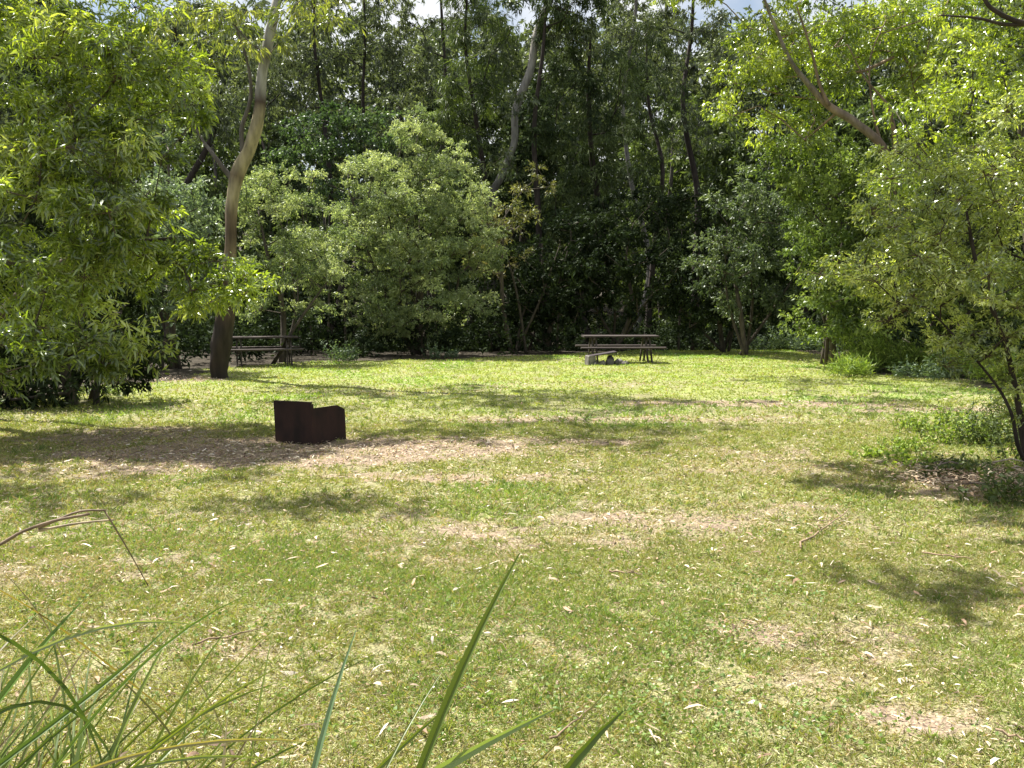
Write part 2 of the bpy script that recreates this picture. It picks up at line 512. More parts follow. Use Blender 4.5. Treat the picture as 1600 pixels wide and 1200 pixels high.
r = np.random.default_rng(3)
g = Geo(); tot = 0
tot += grass(g, 620000, 2.6, 6.0, 0.036, 0.0042, r)
tot += grass(g, 420000, 6.0, 12.0, 0.045, 0.0085, r)
tot += grass(g, 420000, 12.0, 36.0, 0.060, 0.020, r)
def tufts(geo, n, y0, y1, h, w, per):
    x, y = scatter(n, y0, y1, r); k = (sd_poly(x, y) > .1) & (r.random(len(x)) > bare(x, y)*1.1); x = x[k]; y = y[k]
    m = len(x); sc = .5+.9*r.random(m); x = np.repeat(x, per)+r.normal(size=m*per)*.016; y = np.repeat(y, per)+r.normal(size=m*per)*.016; sc = np.repeat(sc, per)
    tone = np.repeat(r.random((m, 1)), per, 0); q = m*per
    pos = np.stack([x, y, height(x, y)-.002], 1); d = norm(np.stack([r.normal(size=q)*.45, r.normal(size=q)*.45, .5+.5*r.random(q)], 1))
    col = (np.array([0.10, 0.175, 0.03])*(1-tone)+np.array([0.32, 0.34, 0.10])*tone)*(.7+.6*r.random((q, 1)))
    leaves(geo, pos, d, h*sc*(.6+.6*r.random(q)), w, col, r, .5)


tufts(g, 5200, 2.6, 7, .060, .0045, 16)
tufts(g, 5200, 7, 15, .070, .008, 12)
lawn = g.build('lawn_grass', M_GRASS); tag(lawn, 'short yellowish green grass covering the sunlit clearing', 'grass', kind='stuff')
print('grass', tot)

# small broad-leaved weeds in low patches
g = Geo()
spots = [(1010, 1080, .45, .30, 900), (1110, 1000, .35, .25, 500), (1230, 930, .3, .25, 350), (1180, 1150, .4, .2, 500), (250, 1010, .4, .35, 700), (90, 960, .3, .3, 300),
         (640, 1120, .5, .25, 500), (1060, 900, .6, .35, 400), (420, 960, .5, .3, 350), (1150, 820, .8, .5, 400), (720, 960, .6, .3, 250), (300, 880, .6, .3, 300), (1320, 1140, .3, .2, 260), (880, 1130, .4, .2, 300)]
for px, py, w, d_, n in spots:
    c = G(px, py); n = int(n*.55); x = c[0]+r.normal(size=n)*w*.75; y = c[1]+r.normal(size=n)*d_*.75
    hz = 0.010+0.045*r.random(n)
    pos = np.stack([x, y, height(x, y)+hz], 1)
    d = np.stack([r.normal(size=n), r.normal(size=n), 0.25*r.normal(size=n)], 1)
    a = r.random((n, 1)); col = np.array([0.10, 0.18, 0.04])*(1-a)+np.array([0.22, 0.30, 0.08])*a
    leaves(g, pos, d, 0.013+0.019*r.random(n), 0.009+0.011*r.random(n), col, r, 0.1)
wd = g.build('ground_weed', M_GRASS); tag(wd, 'low patches of small broad leaved green weeds in the near grass', 'weeds', kind='stuff')


def litter(geo, x, y, Lm, Wm, r, bright=0.3, lift=0.02):
    n = len(x)
    an = r.random(n)*2*PI
    d = np.stack([np.cos(an), np.sin(an), 0.18*r.normal(size=n)], 1); d = norm(d)
    side = norm(np.stack([-np.sin(an), np.cos(an), 0.45*r.normal(size=n)], 1))
    pos = np.stack([x, y, height(x, y)+0.004+lift*r.random(n)], 1)
    L = (Lm*(0.4+0.9*r.random(n)))[:, None]; W = (Wm*(0.5+0.9*r.random(n)))[:, None]
    up = np.array([0, 0, 1.0])*L*0.14*r.random((n, 1))
    sw = side*L*0.16*r.normal(size=(n, 1))
    a = pos+d*L*.3+up+sw*.7; b = pos+d*L*.68+up+sw
    v = np.stack([pos, a-side*W*.5, a+side*W*.5, b-side*W*.45, b+side*W*.45, pos+d*L+sw*.3], 1).reshape(-1, 3)
    f0 = np.array([[0, 2, 1], [1, 2, 4], [1, 4, 3], [3, 4, 5]])
    f = (np.arange(n)[:, None, None]*6+f0[None]).reshape(-1, 3)
    q = r.random((n, 1)); pal = np.array([[0.54, 0.48, 0.39], [0.42, 0.33, 0.23], [0.26, 0.17, 0.11], [0.12, 0.08, 0.055]])
    k = np.where(q < bright, 0, np.where(q < 0.62, 1, np.where(q < 0.86, 2, 3)))[:, 0]
    col = pal[k]*(0.75+0.5*r.random((n, 1)))
    geo.add(v, f, np.repeat(col, 6, 0))


g = Geo()
x, y = scatter(5200, 2.7, 7, r); k = r.random(len(x)) < 1.3*fbm(x*1.7, y*1.7, 3)**2.4; litter(g, x[k], y[k], 0.075, 0.012, r, 0.26, 0.035)
x, y = scatter(16000, 2.7, 7, r); litter(g, x, y, 0.024, 0.005, r, 0.10, 0.03)
x, y = scatter(6000, 7, 14, r); litter(g, x, y, 0.050, 0.012, r, 0.10, 0.035)
x, y = scatter(900, 14, 30, r); litter(g, x, y, 0.09, 0.03, r, 0.10, 0.04)
for cx, cy, w, d_, am in bare_spots:                          # thicker litter on the bare patches
    n = int(420*w*d_*am)+30
    x = cx+r.normal(size=n)*w*.62; y = cy+r.normal(size=n)*d_*.62
    k = y > 2.6; x = x[k]; y = y[k]
    s = 1.0 if cy < 7 else 1.6
    litter(g, x, y, 0.045*s, 0.009*s, r, 0.14, 0.015)
def thatch(n, y0, y1, L, W):
    x, y = scatter(n, y0, y1, r); m = len(x); an = r.random(m)*2*PI
    k = sd_poly(x, y) > -0.4; x = x[k]; y = y[k]; an = an[k]; m = len(x)
    d = norm(np.stack([np.cos(an), np.sin(an), 0.25*r.random(m)], 1)); sdv = norm(np.stack([-np.sin(an), np.cos(an), .3*r.normal(size=m)], 1))
    p = np.stack([x, y, height(x, y)+.003+.012*r.random(m)], 1); LL = (L*(.4+1.1*r.random(m)))[:, None]; WW = W*(.6+.8*r.random((m, 1)))
    v = np.stack([p-sdv*WW/2, p+sdv*WW/2, p+d*LL], 1).reshape(-1, 3)
    u = r.random((m, 1)); c = np.array([0.44, 0.42, 0.24])*(1-u)+np.array([0.17, 0.15, 0.07])*u
    g.add(v, np.arange(3*m).reshape(-1, 3), np.repeat(c, 3, 0))


thatch(120000, 2.7, 7, .026, .0028)
thatch(50000, 7, 14, .05, .006)
lt = g.build('leaf_litter', M_LITTER); tag(lt, 'pale and brown fallen gum leaves strewn over the grass', 'leaf litter', kind='stuff')

# thin fallen twigs
def twig(px, py, px2, py2, rad, seed, label, D=None):
    rr = np.random.default_rng(seed)
    a = G(px, py); b = G(px2, py2); n = 9
    t = np.linspace(0, 1, n)[:, None]
    p = a+(b-a)*t+rr.normal(size=(n, 3))*0.012*np.linalg.norm(b-a); p[:, 2] = height(p[:, 0], p[:, 1])+0.015+rad+0.015*rr.random(n)
    g = Geo(); v, f, c = tube(p, np.linspace(rad, rad*.4, n), 6, (0.25, 0.18, 0.12)); g.add(v, f, c)
    L = np.linalg.norm(b-a)
    for k in (3, 5, 6):
        q = p[k]+np.array([rr.normal()*.12*L, rr.normal()*.12*L, 0.02]); v, f, c = tube(np.array([p[k], (p[k]+q)/2, q]), np.array([rad*.5, rad*.35, rad*.2]), 5, (0.27, 0.2, 0.14)); g.add(v, f, c)
    o = g.build('twig', M_BARK, None, a, True)
    tag(o, label, 'twig', 'thin twigs lying on the grass')


twig(300, 1022, 405, 992, 0.006, 1, 'grey forked twig lying right of the grass tussock at the lower left')
twig(1250, 862, 1330, 800, 0.008, 2, 'long thin twig lying on grass toward the right littered bank')
twig(950, 898, 1004, 904, 0.007, 3, 'short pale twig on bare soil beyond the tallest grass blade')
twig(860, 1160, 925, 1110, 0.005, 4, 'dark thin twig between the two short near blades')
twig(1555, 1156, 1640, 1175, 0.006, 5, 'pale twig on dark littered soil at the lower right corner')
twig(1440, 870, 1520, 880, 0.007, 6, 'brown twig in grass below the right shadowed bank')


# ------------------------------------------------------------------ long leaved foreground tussocks
def blade(geo, pts, w, col, fold=0.3, nseg=22):
    """strap leaf along a curve; width rises then tapers to the tip"""
    q = np.asarray(pts, float); ch = np.append(0, np.cumsum(np.linalg.norm(np.diff(q, axis=0), axis=1))); ch /= ch[-1]
    t = np.linspace(0, 1, nseg); dg = 2 if len(q) < 5 else 3
    wt = np.ones(len(q)); wt[0] = wt[-1] = 6
    p = np.stack([np.polyval(np.polyfit(ch, q[:, k], dg, w=wt), t) for k in range(3)], 1)
    T = np.zeros_like(p); T[1:-1] = p[2:]-p[:-2]; T[0] = p[1]-p[0]; T[-1] = p[-1]-p[-2]; T = norm(T)
    view = np.array([0.15, 1.0, -0.1])
    S = norm(np.cross(T, view)); Nn = np.cross(S, T)
    prof = w*np.minimum(0.55+0.6*t, 1)*np.clip((1-t)*7, 0.05, 1)**0.6
    pr = prof[:, None]
    v = np.stack([p-S*pr*.5, p+Nn*pr*fold, p+S*pr*.5], 1).reshape(-1, 3)
    k = np.arange(nseg-1)[:, None]*3
    f = np.concatenate([k+np.array([[0, 1, 4]]), k+np.array([[0, 4, 3]]), k+np.array([[1, 2, 5]]), k+np.array([[1, 5, 4]])])
    geo.add(v, f, np.asarray(col, float)*np.ones((nseg*3, 1)))


M_BLADE = leaf_mat('strap_leaf', 0.35, 0.03, 0.45, (1.5, 1.4, 0.3))
base = np.array([-0.22, 0.95, 0.0])
t1 = empty('grass_tussock', base, 'few long green strap blades rising at the bottom centre of the foreground', 'grass tussock')


def single(pts, w, col, base, root, label=None):
    g = Geo(); b0 = base+np.array([rng.normal()*.02, rng.normal()*.02, 0])
    blade(g, [b0]+[P(*q) for q in pts], w, col)
    o = g.build('blade', M_BLADE, root, tuple(root.location))
    if label: o['label'] = label


single([(650, 1200, 1.15), (735, 1040, 1.22), (812, 864, 1.3)], 0.0125, (0.085, 0.125, 0.02), base, t1, 'tallest dark green blade')
single([(560, 1285, 1.08), (690, 1200, 1.15), (790, 1148, 1.2), (868, 1107, 1.25)], 0.0135, (0.17, 0.24, 0.11), base, t1, 'pale green arching blade')
base2 = np.array([0.0, 0.92, 0.0])
single([(830, 1290, 1.02), (892, 1196, 1.1), (935, 1150, 1.15), (974, 1110, 1.2)], 0.017, (0.07, 0.11, 0.02), base+np.array([0.14, 0, 0]), t1, 'short broad dark green blade')
single([(488, 1205, 1.15), (525, 1085, 1.22), (556, 985, 1.3)], 0.0085, (0.10, 0.16, 0.085), base, t1, 'thin bluish green blade')
single([(560, 1290, 1.1), (630, 1160, 1.2), (690, 1050, 1.3)], 0.0035, (0.12, 0.15, 0.05), base, t1)
single([(700, 1310, 1.1), (830, 1200, 1.3), (980, 1040, 1.45), (1045, 930, 1.55)], 0.0025, (0.16, 0.16, 0.06), base, t1, 'hair thin flowering stalk')

# left tussock
base = np.array([-1.12, 1.45, 0.0])
t2 = empty('grass_tussock', base, 'bushy tussock of tangled long green and straw blades at the lower left corner', 'grass tussock')
r = np.random.default_rng(8)
cfg = [([(60, 1240, 1.5), (170, 1080, 1.6), (300, 985, 1.7), (380, 932, 1.8)], .006, (0.10, 0.17, 0.03)),
       ([(-60, 1180, 1.5), (60, 1010, 1.6), (132, 936, 1.7)], .012, (0.09, 0.16, 0.03)),
       ([(-80, 1100, 1.5), (60, 1010, 1.6), (180, 980, 1.7), (320, 978, 1.8)], .007, (0.20, 0.25, 0.15)),
       ([(-60, 1240, 1.5), (60, 1150, 1.6), (170, 1060, 1.7), (262, 980, 1.8)], .010, (0.08, 0.14, 0.03)),
       ([(20, 1260, 1.5), (190, 1180, 1.5), (340, 1163, 1.6), (490, 1160, 1.7)], .007, (0.24, 0.22, 0.12)),
       ([(20, 1280, 1.5), (220, 1200, 1.5), (330, 1180, 1.6), (440, 1190, 1.7)], .006, (0.14, 0.19, 0.08)),
       ([(-60, 1150, 1.4), (30, 1090, 1.5), (120, 1120, 1.6), (190, 1230, 1.6)], .009, (0.06, 0.10, 0.03)),
       ([(-40, 980, 1.5), (60, 1020, 1.6), (130, 1130, 1.6), (170, 1240, 1.6)], .009, (0.05, 0.09, 0.025)),
       ([(-60, 900, 1.5), (60, 950, 1.7), (190, 1060, 1.8), (330, 1170, 1.9)], .005, (0.17, 0.14, 0.07)),
       ([(150, 1260, 1.6), (130, 1120, 1.7), (60, 960, 1.9), (0, 890, 2.0)], .004, (0.13, 0.11, 0.05)),
       ([(380, 1240, 1.7), (330, 1130, 1.8), (270, 1010, 1.9)], .004, (0.16, 0.15, 0.06)),
       ([(-80, 1120, 1.4), (10, 1000, 1.6), (110, 920, 1.8)], .006, (0.14, 0.12, 0.07)),
       ([(320, 1240, 1.7), (240, 1130, 1.75), (120, 1010, 1.8)], .005, (0.15, 0.15, 0.06))]
for pts, w, col in cfg:
    g = Geo(); blade(g, [base+np.array([r.normal()*.05, r.normal()*.05, 0])]+[P(*q) for q in pts], w, col); g.build('blade', M_BLADE, t2, base)
rest = Geo()
for k in range(330):
    g = Geo(); an = r.normal()*0.5-0.22; ln = (0.85+0.38*r.random())
    out = np.array([math.sin(an)*1.0, math.cos(an)*0.55, 0])
    b0 = base+np.array([r.normal()*.18+0.10, r.normal()*.1, 0]); hgt = ln*(0.55+0.25*r.random()); dr = (0.1+0.5*r.random()**2)
    p1 = b0+out*ln*.15+np.array([0, 0, hgt*.55]); p2 = b0+out*ln*.38+np.array([0, 0, hgt*.92]); p3 = b0+out*ln*.62+np.array([0, 0, hgt*(1.18-dr*.8)])
    u = r.random()
    col = (np.array([0.07, 0.12, 0.025])*(1-u)+np.array([0.20, 0.26, 0.05])*u) if r.random() < .82 else np.array([0.20, 0.17, 0.09])*(0.6+.6*u)
    blade(g if k < 82 else rest, [b0, p1, p2, p3], 0.003+0.0065*r.random(), col*0.8, nseg=16)
    if k < 82: g.build('blade', M_BLADE, t2, base)
tag(rest.build('fine_blades', M_BLADE, t2, base), kind='stuff')
# dry flowering stem bent over
bs = np.array([-1.25, 1.55, 0.0])
t3 = empty('dry_stem', bs, 'dry brown stem bent sharply over above the left tussock', 'dry stem')
g = Geo(); pp = catmull([bs, P(-120, 960, 1.6), P(0, 852, 1.7), P(70, 818, 1.72), P(140, 803, 1.75)], 20)
v, f, c = tube(pp, np.linspace(.0042, .003, 20), 6, (0.17, 0.12, 0.08)); g.add(v, f, c); g.build('stem', M_LITTER, t3, bs, True)
g = Geo(); pp = catmull([P(60, 826, 1.72), P(120, 800, 1.75), P(165, 797, 1.76)], 8); v, f, c = tube(pp, np.linspace(.0028, .0022, 8), 5, (0.16, 0.12, 0.08)); g.add(v, f, c)
pp = catmull([P(60, 829, 1.72), P(120, 818, 1.75), P(178, 812, 1.76)], 8); v, f, c = tube(pp, np.linspace(.003, .002, 8), 5, (0.3, 0.24, 0.16)); g.add(v, f, c)
g.build('sheath', M_LITTER, t3, bs, True)
g = Geo(); pp = catmull([P(163, 797, 1.76), P(195, 850, 1.75), P(232, 916, 1.74)], 8); v, f, c = tube(pp, np.linspace(.0022, .001, 8), 5, (0.14, 0.11, 0.06)); g.add(v, f, c)
g.build('bent_tip', M_LITTER, t3, bs, True)


# ------------------------------------------------------------------ hard objects
def box(geo, c, s, R=None, bev=0.0):
    """box centred c with size s, optional 3x3 rotation, chamfered edges along its longest side"""
    hx, hy, hz = np.array(s)/2
    b = min(bev, hx*.45, hy*.45, hz*.45)
    if b <= 0:
        v = np.array([[i, j, k] for i in (-hx, hx) for j in (-hy, hy) for k in (-hz, hz)])
        f = [(0, 1, 3), (0, 3, 2), (4, 6, 7), (4, 7, 5), (0, 4, 5), (0, 5, 1), (2, 3, 7), (2, 7, 6), (0, 2, 6), (0, 6, 4), (1, 5, 7), (1, 7, 3)]
    else:
        ax = int(np.argmax([hx, hy, hz])); H = [hx, hy, hz]; u, w = [q for q in (0, 1, 2) if q != ax]
        ring = [(-H[u]+b, -H[w]), (H[u]-b, -H[w]), (H[u], -H[w]+b), (H[u], H[w]-b), (H[u]-b, H[w]), (-H[u]+b, H[w]), (-H[u], H[w]-b), (-H[u], -H[w]+b)]
        v = []
        for e in (-1, 1):
            for a_, b_ in ring:
                p = [0, 0, 0]; p[ax] = e*H[ax]; p[u] = a_; p[w] = b_; v.append(p)
        f = []
        for q in range(8):
            n_ = (q+1) % 8; f += [(q, n_, n_+8), (q, n_+8, q+8)]
        for q in range(1, 7): f += [(0, q+1, q), (8, 8+q, 8+q+1)]
        v = np.array(v, float)
    if R is not None: v = v@np.asarray(R).T
    geo.add(v+np.asarray(c), f, (0.2, 0.2, 0.2))


def rotx(a): return np.array([[1, 0, 0], [0, math.cos(a), -math.sin(a)], [0, math.sin(a), math.cos(a)]])
def roty(a): return np.array([[math.cos(a), 0, math.sin(a)], [0, 1, 0], [-math.sin(a), 0, math.cos(a)]])
def rotz(a): return np.array([[math.cos(a), -math.sin(a), 0], [math.sin(a), math.cos(a), 0], [0, 0, 1]])


def fixnormals(o):
    import bmesh
    bm = bmesh.new(); bm.from_mesh(o.data); bmesh.ops.recalc_face_normals(bm, faces=bm.faces); bm.to_mesh(o.data); bm.free()


def picnic_table(loc, rot, label, Lt=2.1, Lb=2.35):
    root = empty('picnic_table', loc, label, 'picnic table', 'weathered picnic tables at the edge of the clearing')
    root.rotation_euler = (0, 0, rot)
    g = Geo()
    for k in range(4): box(g, (0.006*(k % 2), -0.285+0.19*k, 0.735+0.002*(k % 2)), (Lt, 0.175, 0.045), None, 0.006)
    fixnormals(g.build('tabletop', M_PLANK, root))
    for s in (-1, 1):
        g = Geo()
        for k in (-1, 1): box(g, (0.01*k, s*0.72+k*0.068, 0.435), (Lb, 0.125, 0.042), rotx(0.01*k), 0.006)
        fixnormals(g.build('seat', M_PLANK, root))
    for e in (-1, 1):
        xb = e*Lt*0.36
        g = Geo(); box(g, (xb, 0, 0.392), (0.045, 1.62, 0.085), None, 0.004); fixnormals(g.build('crossbeam', M_POST, root))
        g = Geo(); box(g, (xb, 0, 0.690), (0.045, 0.70, 0.085), None, 0.004); fixnormals(g.build('crossbeam', M_POST, root))
        for s in (-1, 1):
            g = Geo(); an = math.atan2(0.44, 0.70)
            for dx in (-0.055, 0.055):
                box(g, (xb+dx, s*0.42, 0.345), (0.04, 0.085, 0.83), rotx(s*an), 0.004)
            fixnormals(g.build('leg', M_POST, root))
    g = Geo(); box(g, (0, 0, 0.40), (Lt*0.72-0.05, 0.05, 0.07), None, 0.004); fixnormals(g.build('brace', M_POST, root))
    return root


a = G(968, 567); a[1] += 0.4; a[0] = (968-800)/F*a[1]
picnic_table((a[0], a[1], height(a[0:1], a[1:2])[0]), math.radians(2), 'weathered picnic table right of centre before dark trees, beside a small hearth')
a = np.array([(412-800)/F*23.6, 23.6])
picnic_table((a[0], a[1], height(a[:1], a[1:2])[0]+0.02), math.radians(17), 'weathered picnic table at left, half hidden behind the pale gum trunk', 1.75, 1.95)

# steel fireplace near the camera
c0 = G(490, 697); cl = G(431, 690); crn = G(541, 687)
base = np.array([(cl[0]+crn[0])/2, cl[1]+0.1, 0.0])
fp = empty('fireplace', base, 'dark rusted steel box fireplace with a stepped top standing on bare soil', 'fireplace')


def panel(geo, a, b, za, zb, thick=0.008, z0=-0.05, lean=(0, 0), dent=0.008, top=None):
    """upright steel sheet between two ground points with its own top profile and slight dents"""
    n = 14; m = 8; a = np.asarray(a, float)[:2]; b = np.asarray(b, float)[:2]
    d = b-a; L = np.linalg.norm(d); nn = np.array([-d[1], d[0]])/L
    t = np.linspace(0, 1, n)
    zt = np.interp(t, [0, 1], [za, zb]) if top is None else np.interp(t, top[0], top[1])
    V = []
    for sgn in (-1, 1):
        for i in range(n):
            for j in range(m):
                h = j/(m-1); q = a+d*t[i]+nn*(sgn*thick/2+dent*math.sin(3.1*t[i]+2*h)*h)+np.array(lean)*h
                V.append((q[0], q[1], z0+(zt[i]-z0)*h))
    V = np.array(V); f = []
    for s in (0, 1):
        for i in range(n-1):
            for j in range(m-1):
                q = s*n*m+i*m+j; f += [(q, q+m, q+m+1), (q, q+m+1, q+1)]
    for i in range(n-1):
        for j in (0, m-1):
            q = i*m+j; f += [(q, q+m, q+m+n*m), (q, q+m+n*m, q+n*m)]
    for i in (0, n-1):
        for j in range(m-1):
            q = i*m+j; f += [(q, q+1, q+1+n*m), (q, q+1+n*m, q+n*m)]
    geo.add(V, f, (0.2, 0.2, 0.2))


bk = np.array([cl[0]+crn[0]-c0[0], cl[1]+crn[1]-c0[1]+0.28, 0])
s_ = 1386/10.1
TL = 0.485; TR = 0.40
for a, b, top, lean in [(cl, c0, ([0, 1], [TL+.005, TL+0.02]), (-0.012, 0)),
                        (c0, crn, ([0, .03, .06, .78, .82, 1], [TL-.01, TL-.02, TR+.03, TR+.03, TR+.015, TR-.03]), (-0.02, 0)),
                        (cl+np.array([0, .012, 0]), bk, ([0, 1], [TL, 0.36]), (-0.012, 0))]:
    g = Geo(); panel(g, a, b, 0, 0, top=top, lean=lean)
    o = g.build('side_panel', M_RUST, fp, base); fixnormals(o)
g = Geo()
for k in range(11):
    t = (k+1)/12; p0 = cl+(c0-cl)*t; p1 = bk+(crn-bk)*t
    box(g, ((p0+p1)/2)+np.array([0, 0.02, 0.26]), (0.012, np.linalg.norm((p1-p0)[:2])*.86, 0.012), rotz(math.atan2((p1-p0)[1], (p1-p0)[0])-PI/2))
fixnormals(g.build('grate', M_IRON, fp, base))
g = Geo(); v, f, c = tube([cl+np.array([-.01, .004, TL-.004]), (cl+c0)/2+np.array([-.01, 0, TL+.004]), c0+np.array([-0.012, 0, TL+.012])], [.009]*3, 6); g.add(v, f, c)
g.build('top_rim', M_RUST, fp, base, True)

# hearth in front of the right table
hb = G(935, 570); hb[2] = height(hb[:1], hb[1:2])[0]
h = empty('stone_hearth', hb, 'small grey stone hearth with a dark plate in front of the right picnic table', 'hearth')


def stone(geo, c, s, rr):
    n = 10; m = 7; V = []
    ph = rr.random(4)*6
    for j in range(m):
        th = PI*j/(m-1)
        for i in range(n):
            a = 2*PI*i/n
            q = 1+0.16*math.sin(2*a+ph[0])+0.12*math.sin(3*a+ph[1]+th)+0.1*math.cos(2*th+ph[2])
            V.append((c[0]+s[0]*q*math.sin(th)*math.cos(a), c[1]+s[1]*q*math.sin(th)*math.sin(a), c[2]+s[2]*q*math.cos(th)))
    f = []
    for j in range(m-1):
        for i in range(n):
            k = (i+1) % n; f += [(j*n+i, (j+1)*n+i, (j+1)*n+k), (j*n+i, (j+1)*n+k, j*n+k)]
    geo.add(V, f, (0.2, 0.2, 0.2))


rr = np.random.default_rng(4)
g = Geo(); box(g, (-0.22, 0.0, 0.13), (0.20, 0.55, 0.28), rotz(.1), 0.02); fixnormals(g.build('hearth_block', M_STONE, h))
g = Geo(); box(g, (0.10, 0.02, 0.315), (0.72, 0.52, 0.03), roty(-0.16)@rotz(.05), 0.004); fixnormals(g.build('hotplate', M_IRON, h))
for q in ((0.32, -0.03, 0.08, .14, .13, .12), (0.55, 0.08, 0.06, .13, .12, .10), (0.10, -.2, 0.05, .12, .1, .08), (0.72, -0.05, 0.04, .11, .1, .07), (-.1, -.28, 0.04, .09, .09, .07), (0.35, 0.22, .14, .1, .1, .12)):
    g = Geo(); stone(g, q[:3], q[3:], rr); fixnormals(g.build('stone', M_STONE, h, smooth=True))

# ------------------------------------------------------------------ trees and shrubs
BRIGHT = ((0.045, 0.080, 0.012), (0.150, 0.205, 0.025), (0.240, 0.300, 0.045), (0.340, 0.380, 0.100))
LIGHT = ((0.075, 0.115, 0.050), (0.240, 0.295, 0.140), (0.440, 0.480, 0.270))
MID = ((0.045, 0.070, 0.022), (0.085, 0.120, 0.036), (0.14, 0.18, 0.055))
SHADED = ((0.012, 0.020, 0.010), (0.022, 0.034, 0.015), (0.038, 0.054, 0.022))  # shade of the understory is put into these leaf colours
GREY = ((0.075, 0.115, 0.070), (0.150, 0.200, 0.125), (0.25, 0.30, 0.21))
OLIVE = ((0.055, 0.075, 0.020), (0.110, 0.145, 0.035), (0.190, 0.215, 0.065), (0.260, 0.270, 0.110))


def hz(xy): return float(height(np.array([xy[0]]), np.array([xy[1]]))[0])


def gbase(px, Y):
    x = (px-800)/F*Y
    return np.array([x, Y, hz((x, Y))-0.05])


# near left wattle, leaves drooping toward the clearing
b = np.array([-8.2, 12.9, hz((-8.2, 12.9))-0.05])
tree('wattle_tree', 'leafy bright green wattle with drooping narrow leaves filling the left edge', 'tree', b,
     [(*b, .16), (-8.1, 12.8, 1.4, .13), (-8.2, 12.7, 3.2, .11), (-7.9, 12.6, 5.0, .09), (-7.7, 12.5, 6.6, .06), (-7.5, 12.4, 8.0, .03)],
     [E(30, 110, 11.90, 210, 190, 1.1, 80), E(185, 150, 11.26, 120, 180, .8, 54), E(110, 330, 11.01, 160, 130, 1.0, 60), E(215, 370, 11.78, 80, 80, .8, 22), E(40, 440, 10.50, 150, 80, 1.0, 24),
      E(30, 545, 9.73, 120, 45, .6, 26), E(175, 545, 10.24, 85, 38, .5, 18), E(345, 445, 12.03, 80, 45, .6, 20), E(275, 430, 11.78, 65, 50, .6, 14),
      (np.array([-7.8, 12.5, 7.8]), np.array([2.6, 2.0, 1.0]), 20), (np.array([-5.6, 13.2, 7.8]), np.array([1.5, 1.0, .5]), 10), (np.array([-4.9, 9.6, 6.9]), np.array([1.2, .40, .3]), 12), (np.array([-7.0, 9.9, 7.0]), np.array([1.2, .5, .3]), 8)],  # last groups hang out of view, added for shadow streaks on the grass
     21, cr=0.40, tw=12, per=14, L=0.110, W=0.0165, pal=((0.028, 0.048, 0.010), (0.115, 0.165, 0.022), (0.235, 0.300, 0.040), (0.42, 0.46, 0.15)), droop=0.2, spread=1.3, up=0.3, curl=0.4, fine=True, twigs=True, bark=(0.10, 0.08, 0.06), tip=0.006,
     mat=M_LEAF, shell=0.35, extra=[[(*b, .12), (-7.3, 12.6, 1.4, .08), (-5.9, 12.2, 2.3, .05), (-4.5, 12.0, 2.5, .02)], [(*b, .12), (-8.2, 11.4, .8, .09), (-7.5, 10.3, 1.3, .05), (-6.6, 9.7, 1.2, .02)]])

# pale gum at left
b = gbase(347, 19.6)
D = 19.6
pth = [(*P(345, 602, D), 0.20), (*P(342, 575, D), 0.19), (*P(345, 545, D), 0.215), (*P(350, 505, D), 0.205), (*P(357, 450, D), 0.165), (*P(361, 385, D), 0.122), (*P(362, 320, D), 0.130), (*P(370, 275, D), 0.144), (*P(388, 235, D), 0.137),
       (*P(404, 185, D), 0.122), (*P(408, 130, D), 0.108), (*P(418, 70, D), 0.108), (*P(434, 0, D), 0.094), (*P(455, -90, D), 0.072), (*P(440, -190, D), 0.036)]
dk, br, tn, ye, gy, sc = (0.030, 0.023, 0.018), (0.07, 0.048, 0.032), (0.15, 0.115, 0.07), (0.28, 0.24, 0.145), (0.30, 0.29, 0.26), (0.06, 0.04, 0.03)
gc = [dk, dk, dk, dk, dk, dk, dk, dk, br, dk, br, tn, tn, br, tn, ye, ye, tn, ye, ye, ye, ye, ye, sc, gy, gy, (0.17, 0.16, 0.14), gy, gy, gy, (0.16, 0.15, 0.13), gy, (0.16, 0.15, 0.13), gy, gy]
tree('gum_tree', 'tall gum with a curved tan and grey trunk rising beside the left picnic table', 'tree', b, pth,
     [(P(455, -330, D), np.array([2.4, 2.0, 1.9]), 36), (np.array([-4.0, 15.4, 9.8]), np.array([2.8, 1.9, .7]), 50), (P(250, -220, D), np.array([1.6, 1.4, 1.0]), 16), (P(640, -180, D-1), np.array([1.4, 1.2, .6]), 12), E(490, 15, D+1, 55, 50, .8, 18), E(300, 40, D+.5, 80, 80, .8, 26), E(390, 40, D-.6, 60, 40, .5, 10), E(560, -60, D, 110, 50, 1.2, 20)],  # second group added out of view, so its shadow reaches the fireplace
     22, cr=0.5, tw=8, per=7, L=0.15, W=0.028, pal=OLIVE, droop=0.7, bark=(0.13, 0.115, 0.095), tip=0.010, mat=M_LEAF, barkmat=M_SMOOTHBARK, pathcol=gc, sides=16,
     extra=[[(*P(364, 280, D), .08), (*P(350, 264, D), .055), (*P(335, 244, D), .045), (*P(316, 218, D+.2), .03), (*P(290, 170, D+.3), .015)],
            [(*P(380, 240, D), .06), (*P(378, 200, D), .05), (*P(392, 150, D), .04), (*P(385, 90, D), .03), (*P(360, 20, D), .02)],
            [(*P(434, 0, D), .09), (*P(500, -80, D), .06), (*P(600, -150, D-.5), .03)]], wob=0.16)


